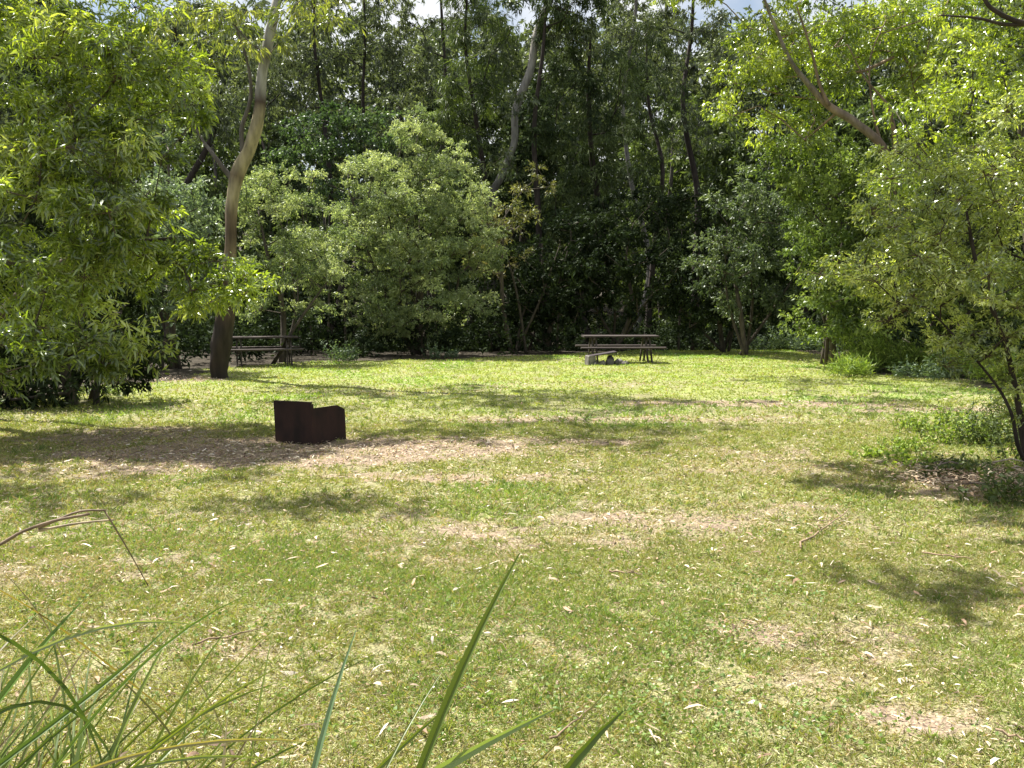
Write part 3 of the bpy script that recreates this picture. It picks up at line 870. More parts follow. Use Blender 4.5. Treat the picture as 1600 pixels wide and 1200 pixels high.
def shrub(name, label, Y, px, envs, seed, **kw):
    b = gbase(px, Y)
    hmax = max(c[2]+rd[2] for c, rd, n in envs)
    r = np.random.default_rng(seed+500)
    top = np.array([b[0]+r.normal()*.3, Y, b[2]+(hmax-b[2])*.75])
    R0 = kw.pop('R0', 0.09)
    path = [(*b, R0), (*(b+(top-b)*.35+np.append(r.normal(size=2)*.2, 0)), R0*.8), (*(b+(top-b)*.7+np.append(r.normal(size=2)*.25, 0)), R0*.5), (*top, R0*.2)]
    ex = []
    for k in range(kw.pop('stems', 3)):
        q = b+np.append(r.normal(size=2)*.25, 0); t_ = np.array([b[0]+r.normal()*1.0, Y+r.normal()*.6, b[2]+(hmax-b[2])*(.4+.3*r.random())])
        ex.append([(*q, R0*.6), (*(q+(t_-q)*.5+np.append(r.normal(size=2)*.15, 0)), R0*.45), (*t_, R0*.15)])
    return tree(name, label, kw.pop('cat', 'shrub'), b, path, envs, seed, extra=ex, **kw)


# middle distance shrubs
shrub('shrub', 'soft green shrub right of the gum trunk behind the left picnic table', 25, 440,
      [E(440, 330, 25, 75, 75, 1.2, 34), E(460, 440, 24.5, 70, 75, 1.2, 34), E(395, 300, 25, 45, 50, 1, 14), E(500, 380, 26, 40, 50, 1, 12), E(385, 460, 24.3, 60, 50, .8, 14)], 31, pal=LIGHT, cr=.4, tw=12, per=12, L=.07, W=.024, up=.6)
shrub('shrub', 'blue green leafy shrub between the left wattle and the gum trunk', 22, 265,
      [E(275, 330, 21.5, 75, 80, 1.2, 44), E(220, 430, 21.5, 90, 70, 1.2, 26), E(290, 470, 21, 50, 50, 1, 12), E(150, 250, 23, 110, 110, 1.3, 30)], 32, pal=GREY, cr=.5, tw=10, per=9, L=.10, W=.034, up=.5)
shrub('shrub', 'largest pale green bush standing in the middle of the far edge', 29, 655,
      [E(650, 225, 29, 45, 52, .9, 30), E(700, 290, 29, 62, 60, 1.2, 44), E(595, 290, 28.8, 64, 55, 1.2, 44), E(640, 370, 28.3, 105, 85, 1.5, 130), E(735, 370, 28.8, 55, 75, 1.2, 60), E(560, 390, 28.5, 45, 75, 1.1, 50), E(665, 475, 28.2, 100, 50, 1.3, 70), E(600, 500, 28.4, 60, 30, 1, 24), E(560, 470, 28.5, 40, 35, 1, 10)],
      33, pal=LIGHT, cr=.43, tw=13, per=12, L=.076, W=.024, up=.7, R0=.11, stems=5)
shrub('shrub', 'round topped dark green bush above and behind the gap left of the pale central bush', 35, 520,
      [E(520, 215, 35, 70, 45, 1.5, 40), E(470, 250, 35, 50, 45, 1.2, 16), E(590, 210, 35.5, 45, 40, 1.2, 16), E(520, 330, 35.5, 70, 90, 1.5, 30)], 34, pal=((0.03, 0.06, 0.025), (0.06, 0.10, 0.04), (0.11, 0.17, 0.07)), cr=.6, tw=10, per=9, L=.13, W=.05, up=.5)
shrub('shrub', 'straggly shrub with yellowish and tan sprigs right of the pale central bush', 30, 800,
      [E(800, 340, 30, 50, 30, 1, 14), E(770, 400, 30, 60, 50, 1.2, 18), E(830, 290, 31, 35, 30, 1, 8)], 35, pal=((0.07, 0.09, 0.03), (0.14, 0.14, 0.05), (0.22, 0.19, 0.09)), cr=.45, tw=8, per=7, L=.12, W=.025, up=.4)
shrub('shrub', 'grey green bush catching light at the right end of the dark undergrowth', 28, 1165,
      [E(1160, 320, 28, 55, 40, 1.1, 24), E(1180, 390, 27.6, 60, 55, 1.1, 34), E(1120, 400, 28, 45, 50, 1, 18), E(1230, 350, 28, 50, 60, 1, 24), E(1190, 470, 28.5, 70, 50, 1, 34)], 36, pal=((0.04, 0.065, 0.03), (0.09, 0.125, 0.06), (0.16, 0.20, 0.11)), cr=.5, tw=10, per=9, L=.11, W=.034, up=.4)
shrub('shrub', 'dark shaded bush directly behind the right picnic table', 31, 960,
      [E(960, 400, 31, 85, 70, 1.6, 36), E(900, 460, 30.5, 70, 60, 1.2, 26), E(1040, 440, 30.5, 70, 70, 1.3, 30), E(990, 340, 32, 80, 50, 1.6, 22)], 37, pal=SHADED, cr=.6, tw=10, per=8, L=.14, W=.05)
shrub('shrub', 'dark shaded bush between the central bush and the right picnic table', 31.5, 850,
      [E(850, 440, 31, 60, 80, 1.3, 30), E(790, 470, 31, 50, 60, 1.2, 20), E(900, 380, 32, 50, 60, 1.2, 18)], 38, pal=SHADED, cr=.6, tw=10, per=8, L=.14, W=.05)
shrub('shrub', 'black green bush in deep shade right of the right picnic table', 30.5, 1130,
      [E(1120, 460, 30, 70, 70, 1.3, 30), E(1200, 450, 29, 50, 60, 1.1, 22), E(1080, 360, 31.5, 50, 70, 1.2, 20)], 39, pal=SHADED, cr=.6, tw=10, per=8, L=.14, W=.05)
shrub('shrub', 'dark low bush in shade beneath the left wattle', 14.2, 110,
      [E(60, 500, 14.5, 120, 90, 1.0, 50), E(215, 565, 14.2, 45, 32, .6, 16), E(140, 440, 15, 100, 90, 1.1, 44), E(-80, 520, 14, 120, 110, 1.2, 40), E(60, 590, 14, 150, 35, .8, 30)], 40, pal=SHADED, cr=.45, tw=10, per=8, L=.11, W=.03)
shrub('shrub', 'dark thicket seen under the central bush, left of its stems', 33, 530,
      [E(530, 450, 33, 70, 60, 1.2, 24), E(440, 490, 31, 70, 40, 1.2, 16), E(620, 490, 33, 80, 40, 1.2, 16), E(720, 480, 33, 80, 50, 1.2, 18)], 41, pal=SHADED, cr=.6, tw=9, per=8, L=.14, W=.05)

# she-oaks and gums of the wood behind
def oak(name, label, px, Y, top, w, seed, envs=None, bark=(0.035, 0.028, 0.024), pal=SHADED, lean=0, R0=.16, n=60, low=430, **kw):
    b = gbase(px, Y); s = Y/F
    t_ = P(px+lean, top, Y)
    r = np.random.default_rng(seed+900)
    path = [(*b, R0)]
    for k in (.2, .4, .6, .8): path.append((*(b+(t_-b)*k+np.append(r.normal(size=2)*.42, 0)), R0*(1-.75*k)))
    path.append((*t_, .02))
    if envs is None:
        envs = []
        for k in range(5):
            q = k/4; py = top+(low-top)*(0.08+0.8*q)
            envs.append(E(px+lean*(1-q)+r.normal()*w*.25, py, Y, w*(.35+.55*math.sin(PI*min(1, .25+.6*q))), (low-top)*.13, w*s*.8, n//5))
    kw.setdefault('cr', .7); kw.setdefault('tw', 9); kw.setdefault('per', 11); kw.setdefault('L', .26); kw.setdefault('W', .020); kw.setdefault('droop', .8)
    return tree(name, label, 'tree', b, path, envs, seed, bark=bark, pal=pal, group='trees of the wood behind the clearing', **kw)


OAKP = ((0.022, 0.036, 0.018), (0.045, 0.065, 0.028), (0.085, 0.110, 0.040))
GUMP = ((0.040, 0.058, 0.032), (0.080, 0.100, 0.052), (0.130, 0.155, 0.080))
oak('she_oak', 'dense dark she-oak left of the leaning pale trunk, yellow green on its left side', 735, 37, -60, 62, 51, n=140, low=330, pal=((0.02, 0.035, 0.015), (0.05, 0.075, 0.02), (0.11, 0.15, 0.03)))
oak('she_oak', 'dark she-oak with drooping needles rising above the right picnic table', 925, 36, 20, 58, 52, n=140, low=400, pal=OAKP, R0=.2)
oak('she_oak', 'dark she-oak between the tall one above the right table and the grey green bush', 1010, 38, 60, 50, 53, n=70, low=380, pal=OAKP)
oak('gum_tree', 'thin forked dark trunked gum against the sky left of centre', 566, 40, -80, 60, 54, envs=[E(540, -20, 40, 90, 60, 1.5, 30), E(600, 50, 40, 45, 45, 1, 14), E(520, 70, 40, 40, 35, 1, 7), E(640, 110, 40, 40, 30, 1, 7), E(470, 60, 40, 50, 50, 1.2, 10)], pal=GUMP, R0=.15, L=.16, W=.035)
oak('gum_tree', 'dark gum with crooked branches rising directly above the pale central bush', 684, 42, -100, 60, 55, envs=[E(690, 10, 42, 80, 70, 1.5, 34), E(640, 60, 42, 45, 40, 1, 9), E(650, 130, 42, 50, 30, 1, 9), E(610, 10, 42, 40, 40, 1, 8)], pal=GUMP, R0=.17, L=.16, W=.035)
oak('gum_tree', 'straight black trunked gum just right of the leaning pale trunk', 856, 35, -40, 50, 56, envs=[E(880, 0, 35, 70, 50, 1.4, 24), E(890, 130, 35, 40, 40, 1, 8), E(850, 210, 35, 40, 30, 1, 8), E(880, 330, 35, 50, 40, 1, 10)], pal=OAKP, R0=.17, L=.16, W=.035)
oak('gum_tree', 'dark forked gum against bright sky left of the bright right hand trees', 1086, 41, -100, 60, 57, envs=[E(1070, 10, 41, 70, 60, 1.5, 28), E(1050, 90, 41, 40, 40, 1, 9), E(1120, 60, 41, 30, 40, 1, 6), E(1075, 200, 41, 50, 50, 1.2, 14)], pal=GUMP, R0=.2, L=.16, W=.035)
oak('gum_tree', 'slender gum behind the tops of the two dark she-oaks', 985, 46, -120, 60, 58, envs=[E(990, 20, 46, 80, 50, 1.5, 28), E(960, 60, 46, 50, 30, 1.2, 9), E(1030, 40, 46, 40, 50, 1.2, 9)], pal=GUMP, R0=.17, L=.17, W=.04, bark=(0.16, 0.15, 0.14))
oak('gum_tree', 'dark gum standing behind the upper part of the curved gum trunk', 500, 38, -80, 60, 59, envs=[E(460, 110, 38, 70, 80, 1.3, 34), E(500, 20, 38, 50, 40, 1.3, 10), E(390, 150, 38, 50, 60, 1.2, 12)], pal=GUMP, R0=.15, L=.16, W=.035)
oak('gum_tree', 'loose grey green gum between the left wattle and the curved gum trunk', 300, 34, -60, 70, 60, envs=[E(300, 60, 34, 80, 80, 1.5, 44), E(330, 180, 34, 50, 50, 1.3, 16), E(240, 150, 34, 60, 80, 1.3, 18), E(390, 60, 34, 30, 60, 1, 9)], pal=GUMP, R0=.18, L=.17, W=.035)

# leaning pale gum in the middle
b = gbase(772, 36); D = 36
tree('gum_tree', 'pale grey gum trunk leaning right in the middle of the dark wood', 'tree', b,
     [(*b, .24), (*P(768, 330, D), .18), (*P(783, 275, D), .15), (*P(803, 225, D), .14), (*P(806, 170, D), .155), (*P(829, 110, D), .16), (*P(838, 55, D), .15), (*P(858, 0, D), .16), (*P(880, -70, D), .1)],
     [E(880, -60, D, 80, 60, 1.6, 20), E(800, -50, D, 50, 40, 1.2, 10), E(905, 60, D-1, 30, 40, 1, 6), E(815, 150, D-1.2, 35, 40, .5, 6), E(780, 250, D-1.2, 35, 25, .5, 5)], 61, pal=GUMP, L=.17, W=.035, cr=.6, tw=8, per=7, droop=.7,
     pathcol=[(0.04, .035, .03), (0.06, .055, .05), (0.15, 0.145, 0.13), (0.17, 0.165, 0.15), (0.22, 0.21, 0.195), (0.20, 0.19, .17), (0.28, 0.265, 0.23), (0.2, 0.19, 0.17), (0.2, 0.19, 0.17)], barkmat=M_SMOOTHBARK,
     group='trees of the wood behind the clearing', extra=[[(*P(842, 60, D), .12), (*P(860, 40, D), .08), (*P(885, 10, D), .05)]])

# right hand trees
b = gbase(1395, 23); D = 22
tree('gum_tree', 'gum with a bare tan trunk leaning left across the bright foliage at upper right', 'tree', b,
     [(*b, .2), (*P(1392, 380, 22.6), 0.112), (*P(1390, 270, 22.2), 0.112), (*P(1376, 226, D), 0.105), (*P(1335, 190, D), 0.099), (*P(1295, 165, D), 0.087), (*P(1262, 130, D), 0.068), (*P(1235, 95, D), 0.050), (*P(1215, 50, D), 0.043), (*P(1195, 0, D), 0.031), (*P(1180, -60, D), 0.019)],
     [E(1190, 90, D+1, 60, 55, 1.2, 36), E(1150, 150, D+1, 30, 40, .9, 12), E(1260, 60, D+1, 70, 60, 1.2, 36), E(1320, 100, D+1.3, 60, 60, 1.2, 28), E(1370, 40, D+1, 70, 60, 1.2, 34), E(1240, 200, D+1.5, 60, 50, 1, 24), E(1420, 120, D+1, 50, 60, 1, 22),
      E(1240, -80, D, 130, 60, 2.0, 44), (np.array([4.0, 22.0, 10.0]), np.array([3.6, 2.6, .8]), 60), E(1470, 60, D, 60, 70, 1, 24), (np.array([1.8, 18.2, 9.3]), np.array([1.6, 1.3, .5]), 12)],  # groups set in metres are out of view, added to dapple the right lawn
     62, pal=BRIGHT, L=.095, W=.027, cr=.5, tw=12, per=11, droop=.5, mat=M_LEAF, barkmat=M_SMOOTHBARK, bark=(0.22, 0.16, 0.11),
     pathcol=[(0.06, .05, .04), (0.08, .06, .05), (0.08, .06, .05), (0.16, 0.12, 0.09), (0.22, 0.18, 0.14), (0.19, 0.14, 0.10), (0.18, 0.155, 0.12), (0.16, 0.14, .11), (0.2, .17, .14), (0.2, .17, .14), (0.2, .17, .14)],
     extra=[[(*P(1295, 165, D-.1), 0.056), (*P(1280, 130, D-.1), 0.037), (*P(1268, 80, D-.2), 0.031), (*P(1245, 10, D-.2), 0.019)],
            [(*P(1392, 330, 22.4), 0.074), (*P(1400, 250, D), 0.062), (*P(1392, 178, D-.4), 0.053), (*P(1380, 155, D-.4), 0.031), (*P(1350, 120, D-.4), 0.019), (*P(1325, 70, D-.4), 0.012)],
            [(*P(1376, 226, D), 0.043), (*P(1362, 160, D), 0.025), (*P(1360, 90, D), 0.019), (*P(1385, 30, D), 0.012)]])
shrub('tree', 'bright leafy tree between the leaning right trunk and the dark undergrowth', 24, 1300,
      [E(1290, 300, 23.5, 70, 65, 1.2, 44), E(1240, 250, 24, 50, 50, 1, 24), E(1310, 400, 22.5, 65, 70, 1.1, 42), E(1370, 300, 23, 60, 70, 1.1, 34), E(1340, 480, 21.5, 60, 55, 1, 34), E(1290, 500, 23, 45, 45, .9, 20), E(1400, 400, 22, 60, 70, 1, 30)],
      63, pal=((0.045, 0.080, 0.02), (0.14, 0.20, 0.042), (0.25, 0.31, 0.09)), cr=.48, tw=10, per=9, L=.10, W=.036, up=.5, cat='tree')
shrub('tree', 'tall leafy tree filling the upper right corner behind the olive shrub', 17, 1620,
      [E(1550, 110, 16.5, 90, 90, 1.2, 50), E(1480, 200, 17, 70, 70, 1.1, 36), E(1600, 230, 16, 80, 90, 1.2, 40), E(1420, 270, 18, 50, 50, 1, 20), E(1640, 30, 16, 90, 80, 1.2, 26), (np.array([9.5, 16.5, 8.3]), np.array([2.6, 1.6, 1.3]), 30)],
      64, pal=BRIGHT, cr=.42, tw=10, per=10, L=.085, W=.024, up=.4, mat=M_LEAF, cat='tree', R0=.12)
# near right fine-leaved shrub on two dark stems
b = np.array([G(1600, 735)[0]+.06, G(1600, 735)[1], 0]); D = b[1]
tree('shrub', 'near olive shrub with fine leaves on thin dark stems at the right edge', 'shrub', b,
     [(*b, .036), (*P(1600, 690, D), .034), (*P(1592, 640, D), .030), (*P(1583, 590, D), .026), (*P(1566, 520, D), .022), (*P(1530, 430, D), .022), (*P(1510, 330, D), .012)],
     [E(1560, 300, D, 110, 95, .8, 54), E(1480, 380, D+.3, 95, 85, .8, 54), E(1560, 440, D-.2, 90, 70, .7, 36), E(1430, 450, D+.5, 75, 55, .7, 30), E(1520, 540, D, 90, 45, .6, 26), E(1680, 350, D-.3, 110, 160, .8, 40), E(1600, 200, D, 90, 60, .8, 26), E(1400, 340, D+.8, 55, 60, .6, 24), E(1570, 560, D, 60, 45, .5, 20), E(1610, 630, D, 60, 40, .4, 14), E(1350, 430, D+1.2, 60, 55, .6, 26), E(1390, 250, D+1.2, 45, 45, .6, 14)],
     65, pal=((0.060, 0.09, 0.022), (0.17, 0.22, 0.055), (0.31, 0.36, 0.11), (0.45, 0.48, 0.24)), cr=.27, tw=11, per=12, L=.042, W=.0115, droop=.25, up=.3, twigs=True, bark=(0.045, 0.036, 0.03), tip=.0035, mat=M_LEAF, shell=.3,
     extra=[[(*b, .028), (*P(1612, 680, D), .025), (*P(1606, 600, D), .02), (*P(1610, 500, D), .02), (*P(1600, 380, D), .01)], [(*b, .022), (*P(1592, 700, D-.1), .020), (*P(1578, 640, D-.1), .016), (*P(1540, 580, D), .012), (*P(1450, 480, D+.3), .008)]])

shrub('shrub', 'soft light green bush behind the bright lime grass at right', 23.2, 1450,
      [E(1440, 430, 23.2, 80, 70, .9, 50), E(1390, 490, 23.2, 50, 45, .8, 24), E(1520, 460, 23, 80, 70, .9, 44), E(1610, 480, 22.5, 80, 70, .9, 36), E(1470, 510, 23, 110, 38, .8, 40)], 67, pal=((0.05, 0.085, 0.025), (0.15, 0.205, 0.055), (0.27, 0.32, 0.11)), cr=.42, tw=11, per=11, L=.085, W=.03, up=.5)

# overhanging bough from a tree outside the right edge
b = np.array([7.6, 8.6, hz((7.6, 8.6))-.05])
tree('overhanging_tree', 'dark crooked bough reaching in at the top right corner, unseen leaves added for shade', 'tree', b,
     [(*b, .19), (7.4, 8.5, 2, .16), (7.0, 8.3, 3.6, .14), (6.4, 8.4, 5.2, .11), (5.4, 8.7, 6.7, .08), (4.2, 9.0, 7.3, .05)],
     [(np.array([4.4, 9.6, 7.4]), np.array([1.8, 1.4, .5]), 34), (np.array([1.3, 10.8, 7.3]), np.array([1.6, 1.1, .35]), 84), (np.array([1.4, 9.4, 6.9]), np.array([.9, .5, .25]), 12), (np.array([0.1, 6.9, 5.3]), np.array([.6, .3, .2]), 9), (np.array([1.5, 7.7, 5.8]), np.array([.4, .8, .2]), 7)], 66,  # unseen leaf groups added overhead to shade the right bank and grass
     pal=OLIVE, cr=.36, tw=13, per=13, L=.085, W=.02, droop=.5, twigs=True, bark=(0.05, 0.04, 0.03), tip=.006, mat=M_LEAF,
     extra=[[(7.0, 8.3, 3.6, .07), (*P(1760, 40, 7.2), .055), (*P(1660, 38, 6.7), .04), (*P(1600, 36, 6.6), .022), (*P(1560, 20, 6.6), .017), (*P(1540, 2, 6.6), .014), (*P(1530, -30, 6.6), .01)],
            [(*P(1610, 37, 6.6), .015), (*P(1570, 38, 6.6), .013), (*P(1525, 28, 6.6), .009), (*P(1470, 24, 6.6), .006)]])

# -------------------------------------------- backing wood: copies of a few mature trees
def copy_tree(src, loc, rz, s, label):
    c = src.copy(); COL.objects.link(c); c.location = loc; c.rotation_euler = (0, 0, rz); c.scale = (s, s, s); c['label'] = label; c['group'] = 'trees of the wood behind the clearing'
    for ch in list(src.children):
        d = ch.copy(); COL.objects.link(d); d.parent = c
    return c


def forest_proto(name, label, x, y, H, R_, seed, pal, **kw):
    b = np.array([x, y, hz((x, y))-.1]); r = np.random.default_rng(seed)
    path = [(*b, .24)]+[(*(b+np.array([r.normal()*.25, r.normal()*.25, H*k])), .24*(1-.8*k)) for k in (.25, .5, .75, .95)]
    envs = []
    for k in range(9):
        a = r.random()*6.28; q = .06+.90*k/8
        rr_ = R_*(.75+.3*r.random())*math.sin(PI*min(1, q*.9+.05))**.6
        envs.append((b+np.array([math.cos(a)*R_*.4, math.sin(a)*R_*.4, H*q]), np.array([rr_*.75, rr_*.75, H*.11]), 20))
    return tree(name, label, 'tree', b, path, envs, seed, pal=pal, group='trees of the wood behind the clearing', cr=.9, tw=9, per=9, L=.26, W=.075, droop=.5, **kw)


pA = forest_proto('forest_tree', 'tall grey green forest tree behind the gap above the central bush', -6.5, 52, 14.5, 3.4, 71, GUMP)
pB = forest_proto('forest_tree', 'dark bushy forest tree behind the leaning pale trunk', 0.5, 50, 14.0, 3.2, 72, OAKP)
pC = forest_proto('forest_tree', 'broad dull green forest tree low behind the right picnic table', 8.5, 49, 12.5, 3.6, 73, MID, bark=(0.1, .09, .08))
where = ['far left behind the wattle', 'far left beside the wattle edge', 'left behind the curved gum', 'left of the round topped dark bush', 'above the round topped dark bush', 'behind the central bush top',
         'between the central bush and leaning trunk', 'behind the leaning pale trunk base', 'behind the tall she-oak', 'behind the second she-oak', 'left of the forked gum on the right', 'right of the forked gum on the right',
         'behind the leaning trunk at right', 'behind the bright right hand tree', 'behind the upper right corner', 'beyond the right edge']
r = np.random.default_rng(77)
k = 0
for px, Y, s, src in [(-60, 33, .85, 0), (110, 36, .8, 1), (330, 44, .9, 2), (420, 54, .95, 1), (500, 50, .72, 2), (610, 60, .86, 0), (740, 47, .95, 1), (800, 58, .92, 0), (900, 62, .92, 1), (1010, 54, .9, 2), (1060, 66, .92, 0), (1150, 44, .86, 2),
                      (1260, 40, .9, 1), (1400, 36, .85, 2), (1540, 30, .8, 0), (1720, 26, .8, 1)]:
    x = (px-800)/F*Y; src_ = (pA, pB, pC)[src]
    kind = ('grey green', 'dark bushy', 'broad dull green')[src]
    copy_tree(src_, (x, Y, hz((x, Y))-.1), r.random()*6.28, s, f'{kind} forest tree {where[k]}'); k += 1
names2 = ['far left slope', 'left of the curved gum', 'right of the curved gum', 'over the central bush', 'over the dark she-oaks', 'at the bright gap on the right', 'over the leaning right trunk', 'far right slope']
for px, Y, s, src, nm in zip((100, 330, 480, 640, 860, 1000, 1230, 1480), (78, 84, 88, 80, 90, 82, 76, 70), (1.0, .85, .78, .82, .82, .8, .95, 1.05), (0, 2, 1, 2, 0, 1, 2, 0), names2):
    x = (px-800)/F*Y; src_ = (pA, pB, pC)[src]
    copy_tree(src_, (x, Y, hz((x, Y))-.1), r.random()*6.28, s, f'most distant hazy forest tree {nm}')

# low dark undergrowth between the stems behind the lawn, shade put into the colour
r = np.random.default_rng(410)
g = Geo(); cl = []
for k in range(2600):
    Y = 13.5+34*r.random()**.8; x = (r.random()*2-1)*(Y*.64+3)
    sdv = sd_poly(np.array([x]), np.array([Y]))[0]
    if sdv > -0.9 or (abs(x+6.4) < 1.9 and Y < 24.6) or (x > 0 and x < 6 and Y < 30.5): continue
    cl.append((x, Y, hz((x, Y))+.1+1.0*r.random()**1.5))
foliage(g, g, np.array(cl), .6, 8, 7, .12, .045, SHADED, r, .1, .5)
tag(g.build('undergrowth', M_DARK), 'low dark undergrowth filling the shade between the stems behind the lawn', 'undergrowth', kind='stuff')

# the wood beyond, too dense and far to count
r = np.random.default_rng(400)
g = Geo(); cl = []
for k in range(5200):
    Y = 58+26*r.random(); x = (r.random()*2-1)*(Y*.66+6)
    top = 15.0+9.5*float(fbm(np.array([x*.16]), np.array([Y*.16]), 3)[0])+(Y-58)*.09
    z = (r.random()**.8)*top
    cl.append((x, Y, z+hz((x, Y))))
cl = np.array(cl)
foliage(g, g, cl, 1.3, 8, 7, .36, .12, GUMP, r, .4, .3)
tag(g.build('distant_wood', M_SOFT), 'dull green distant wood filling the gaps between the nearer trees', 'woodland', kind='stuff')

# thin saplings in the shade at the lawn edge
r = np.random.default_rng(90)
spos = [(470, 28.5, 'right of the left table'), (487, 29.5, 'second to the right of the left table'), (512, 29, 'left of the central bush stems'), (540, 30, 'under the left side of the central bush'), (590, 31, 'deep under the central bush'),
        (770, 31, 'right of the central bush'), (870, 33, 'left of the right table'), (1060, 33, 'right of the right table')]
for px, Y, nm in spos:
    b = gbase(px, Y); H = 3.2+1.5*r.random()
    tree('sapling', f'thin dark sapling stem {nm}', 'sapling', b, [(*b, .04), (*(b+np.array([r.normal()*.12, 0, H*.5])), .032), (*(b+np.array([r.normal()*.2, 0, H])), .012)],
         [(b+np.array([0, 0, H*.8]), np.array([.5, .5, .6]), 8)], int(r.integers(9999)), cr=.4, tw=7, per=7, L=.11, W=.04, pal=MID, group='thin saplings along the shaded lawn edge')

# low plants
def plant(name, label, px, py, envs, n, L, W, pal, seed, cat='plant', dirz=1.2, fine=False, mat=None, group=None, stems=True):
    """clump of upright stems with leaves, envs = (px, py, half w m, half d m, height m)"""
    r = np.random.default_rng(seed); b = G(px, py); b[2] = hz(b)
    g = Geo(); w = g; pal = np.asarray(pal, float)
    for qx, qy, wm, dm, hm, k in envs:
        c = G(qx, qy); m = k
        x = c[0]+r.normal(size=m)*wm*.5; y = c[1]+r.normal(size=m)*dm*.5
        H = hm*(.45+.65*r.random(m))*np.exp(-((x-c[0])/wm)**2*.5)
        a = np.stack([x, y, height(x, y)], 1); top = a+np.stack([r.normal(size=m)*.38*H, r.normal(size=m)*.38*H, H], 1)
        segs(w, a, top, .004, .002, (0.09, 0.12, 0.04), 3)
        t = np.tile(np.linspace(.15, 1, n), m)[:, None]; A = np.repeat(a, n, 0); T = np.repeat(top, n, 0)
        pos = A+(T-A)*t; mm = len(pos)
        d = norm(np.stack([r.normal(size=mm), r.normal(size=mm), .15+dirz*r.random(mm)], 1))
        u = r.random(mm)*(len(pal)-1.001); i0 = u.astype(int); fr = (u-i0)[:, None]
        leaves(g, pos, d, L*(.6+.8*r.random(mm)), W*(.6+.8*r.random(mm)), (pal[i0]*(1-fr)+pal[i0+1]*fr)*(.8+.4*r.random((mm, 1))), r, .35, fine)
    return tag(g.build(name, mat or M_GRASS, None, b), label, cat, group)


LUSH = ((0.11, 0.19, 0.03), (0.22, 0.32, 0.05), (0.36, 0.44, 0.10))
BLUE = ((0.07, 0.12, 0.06), (0.13, 0.19, 0.11), (0.20, 0.26, 0.17))
plant('grass_clump', 'bright lime green tall grass clump beneath the right hand trees', 1380, 580, [(1345, 578, .5, .4, .85, 150), (1385, 580, .6, .5, 1.0, 190), (1440, 580, .6, .4, .8, 130), (1500, 590, .7, .4, .7, 130), (1570, 600, .7, .4, .7, 110), (1330, 590, .4, .3, .5, 90)], 12, .20, .018, LUSH, 101, 'grass clump', 2.0)
plant('weed_clump', 'pale blue green weeds in half shade right of the dark undergrowth', 1240, 549, [(1225, 547, .45, .4, 1.15, 60), (1262, 550, .4, .4, .8, 50), (1290, 552, .35, .3, .6, 34)], 15, .10, .045, BLUE, 102)
plant('weed_clump', 'small pale weeds at the lawn edge further left in the shade', 1185, 543, [(1185, 543, .3, .25, .7, 34)], 12, .10, .045, BLUE, 103)
plant('weed_clump', 'pale weeds in shade just right of the left picnic table', 528, 566, [(528, 566, .4, .3, .6, 30), (545, 565, .3, .3, .4, 18)], 12, .10, .045, BLUE, 104)
plant('weed_clump', 'whitish leaved weed at the foot of the central bush', 678, 560, [(678, 560, .22, .2, .55, 16), (705, 560, .25, .2, .3, 12)], 12, .09, .04, BLUE, 105)
plant('herb_patch', 'bright green leafy herbs spilling over the grass left of the right shrub', 1440, 690, [(1415, 700, .40, .3, .14, 34), (1480, 665, .35, .3, .28, 44), (1425, 672, .3, .25, .2, 34), (1380, 712, .35, .15, .08, 36), (1500, 690, .4, .25, .28, 50), (1440, 725, .3, .15, .1, 30)], 9, .055, .024, LUSH, 106, 'herb')
plant('herb_patch', 'darker trailing herbs around the stems of the right shrub', 1560, 700, [(1550, 690, .5, .4, .38, 120), (1620, 720, .4, .4, .4, 70), (1580, 650, .6, .4, .35, 80), (1500, 745, .4, .3, .2, 60), (1590, 790, .4, .3, .25, 60)], 10, .06, .024, MID, 107, 'herb')
plant('weed_clump', 'grey leaved plant leaning out at the foot of the right hand trees', 1425, 592, [(1420, 592, .3, .3, .45, 26), (1470, 596, .4, .3, .6, 30)], 12, .11, .04, BLUE, 108)
plant('herb_patch', 'dark leafy herbs in shade under the left wattle', 60, 632, [(40, 634, .7, .4, .25, 90), (150, 620, .7, .4, .2, 70), (-60, 650, .8, .5, .3, 80)], 8, .07, .028, MID, 109, 'herb')

# heap of dead leaves and sticks on the right bank
r = np.random.default_rng(55)
c = G(1545, 755)
g = Geo()
x = c[0]+.15+r.normal(size=3200)*.48; y = c[1]+r.normal(size=3200)*.36
litter(g, x, y, 0.075, 0.014, r, 0.05, 0.11)
o = g.build('litter_heap', M_LITTER, None, c); tag(o, 'heap of dark dead leaves beneath the right shrub', 'leaf heap', kind='stuff')
for k in range(9):
    a = c+np.array([r.normal()*.35, r.normal()*.3, .05+.08*r.random()]); an = r.random()*6.28; Ls = .2+.25*r.random()
    q = a+np.array([math.cos(an), math.sin(an), .05])*Ls; mid = (a+q)/2+np.array([0, 0, .04])
    g = Geo(); v, f, cc = tube([a, mid, q], [.009, .007, .003], 6, np.array([.16, .13, .11])*(1+r.random())); g.add(v, f, cc)
    tag(g.build('dead_stick', M_BARK, None, a, True), 'dead stick lying in the dark leaf heap beneath the right shrub', 'stick', 'dead sticks in the leaf heap')

# ------------------------------------------------------------------ camera, sun, sky
cam = bpy.data.cameras.new('camera'); co = bpy.data.objects.new('camera', cam); COL.objects.link(co)
co.location = (0, 0, CAM_Z); co.rotation_euler = (PI/2-PITCH, 0, 0)
cam.sensor_fit = 'HORIZONTAL'; cam.sensor_width = 36; cam.lens = 36*F/1600; cam.clip_start = 0.05; cam.clip_end = 2000
SCN.camera = co

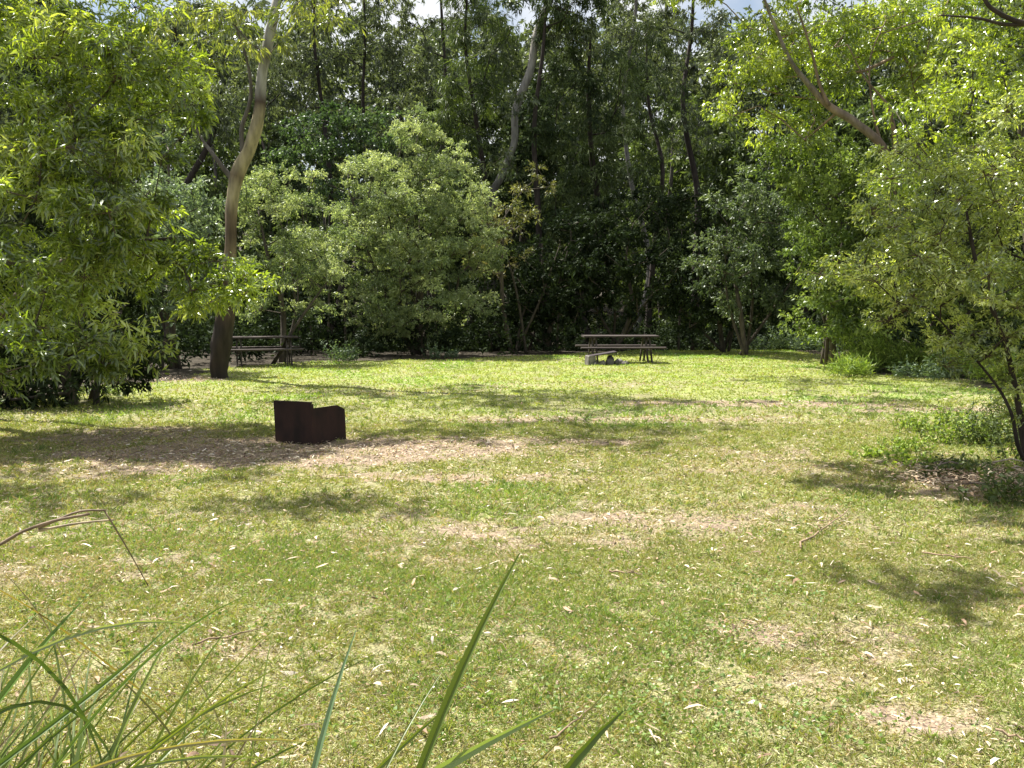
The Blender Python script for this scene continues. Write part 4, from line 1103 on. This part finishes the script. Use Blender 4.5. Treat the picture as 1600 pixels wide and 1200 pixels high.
EL = math.radians(60); AZ = math.atan2(-0.73, 0.68)           # sun beyond the wood, a little left; azimuth from +Y
sd = Vector((math.sin(AZ)*math.cos(EL), math.cos(AZ)*math.cos(EL), math.sin(EL)))
sun = bpy.data.lights.new('sun', 'SUN'); sun.energy = 5.0; sun.angle = math.radians(0.53); sun.color = (1, .95, .86)
so = bpy.data.objects.new('sun', sun); COL.objects.link(so); so.location = (0, 0, 30); so.rotation_euler = sd.to_track_quat('Z', 'Y').to_euler()

W_ = bpy.data.worlds.new('World'); SCN.world = W_; W_.use_nodes = True
nt = W_.node_tree; nt.nodes.clear(); N = nt.nodes.new; Lk = nt.links.new
sky = N('ShaderNodeTexSky'); sky.sky_type = 'NISHITA'; sky.sun_disc = False; sky.sun_elevation = EL; sky.sun_rotation = AZ; sky.dust_density = 2.0; sky.air_density = 1.2
tc = N('ShaderNodeTexCoord'); no = N('ShaderNodeTexNoise'); no.inputs['Scale'].default_value = 5; no.inputs['Detail'].default_value = 5
Lk(tc.outputs['Generated'], no.inputs['Vector'])
cr = N('ShaderNodeValToRGB'); cr.color_ramp.elements[0].position = .38; cr.color_ramp.elements[1].position = .52
Lk(no.outputs[0], cr.inputs[0])
mx = N('ShaderNodeMix'); mx.data_type = 'RGBA'; Lk(cr.outputs[0], mx.inputs[0]); Lk(sky.outputs[0], mx.inputs[6]); mx.inputs[7].default_value = (7.5, 7.7, 8.0, 1)
bg = N('ShaderNodeBackground'); bg.inputs[1].default_value = 0.05; Lk(mx.outputs[2], bg.inputs[0])
wo = N('ShaderNodeOutputWorld'); Lk(bg.outputs[0], wo.inputs[0])

SCN.render.engine = 'CYCLES'
SCN.cycles.max_bounces = 5; SCN.cycles.diffuse_bounces = 3; SCN.cycles.transmission_bounces = 3; SCN.cycles.glossy_bounces = 2
SCN.view_settings.view_transform = 'Standard'; SCN.view_settings.look = 'None'; SCN.view_settings.gamma = 1; SCN.view_settings.use_curve_mapping = False
SCN.view_settings.exposure = 1.42
SCN.render.resolution_x = 1024; SCN.render.resolution_y = 768
print('objects', len(bpy.data.objects), 'tris', sum(len(m.polygons) for m in bpy.data.meshes))
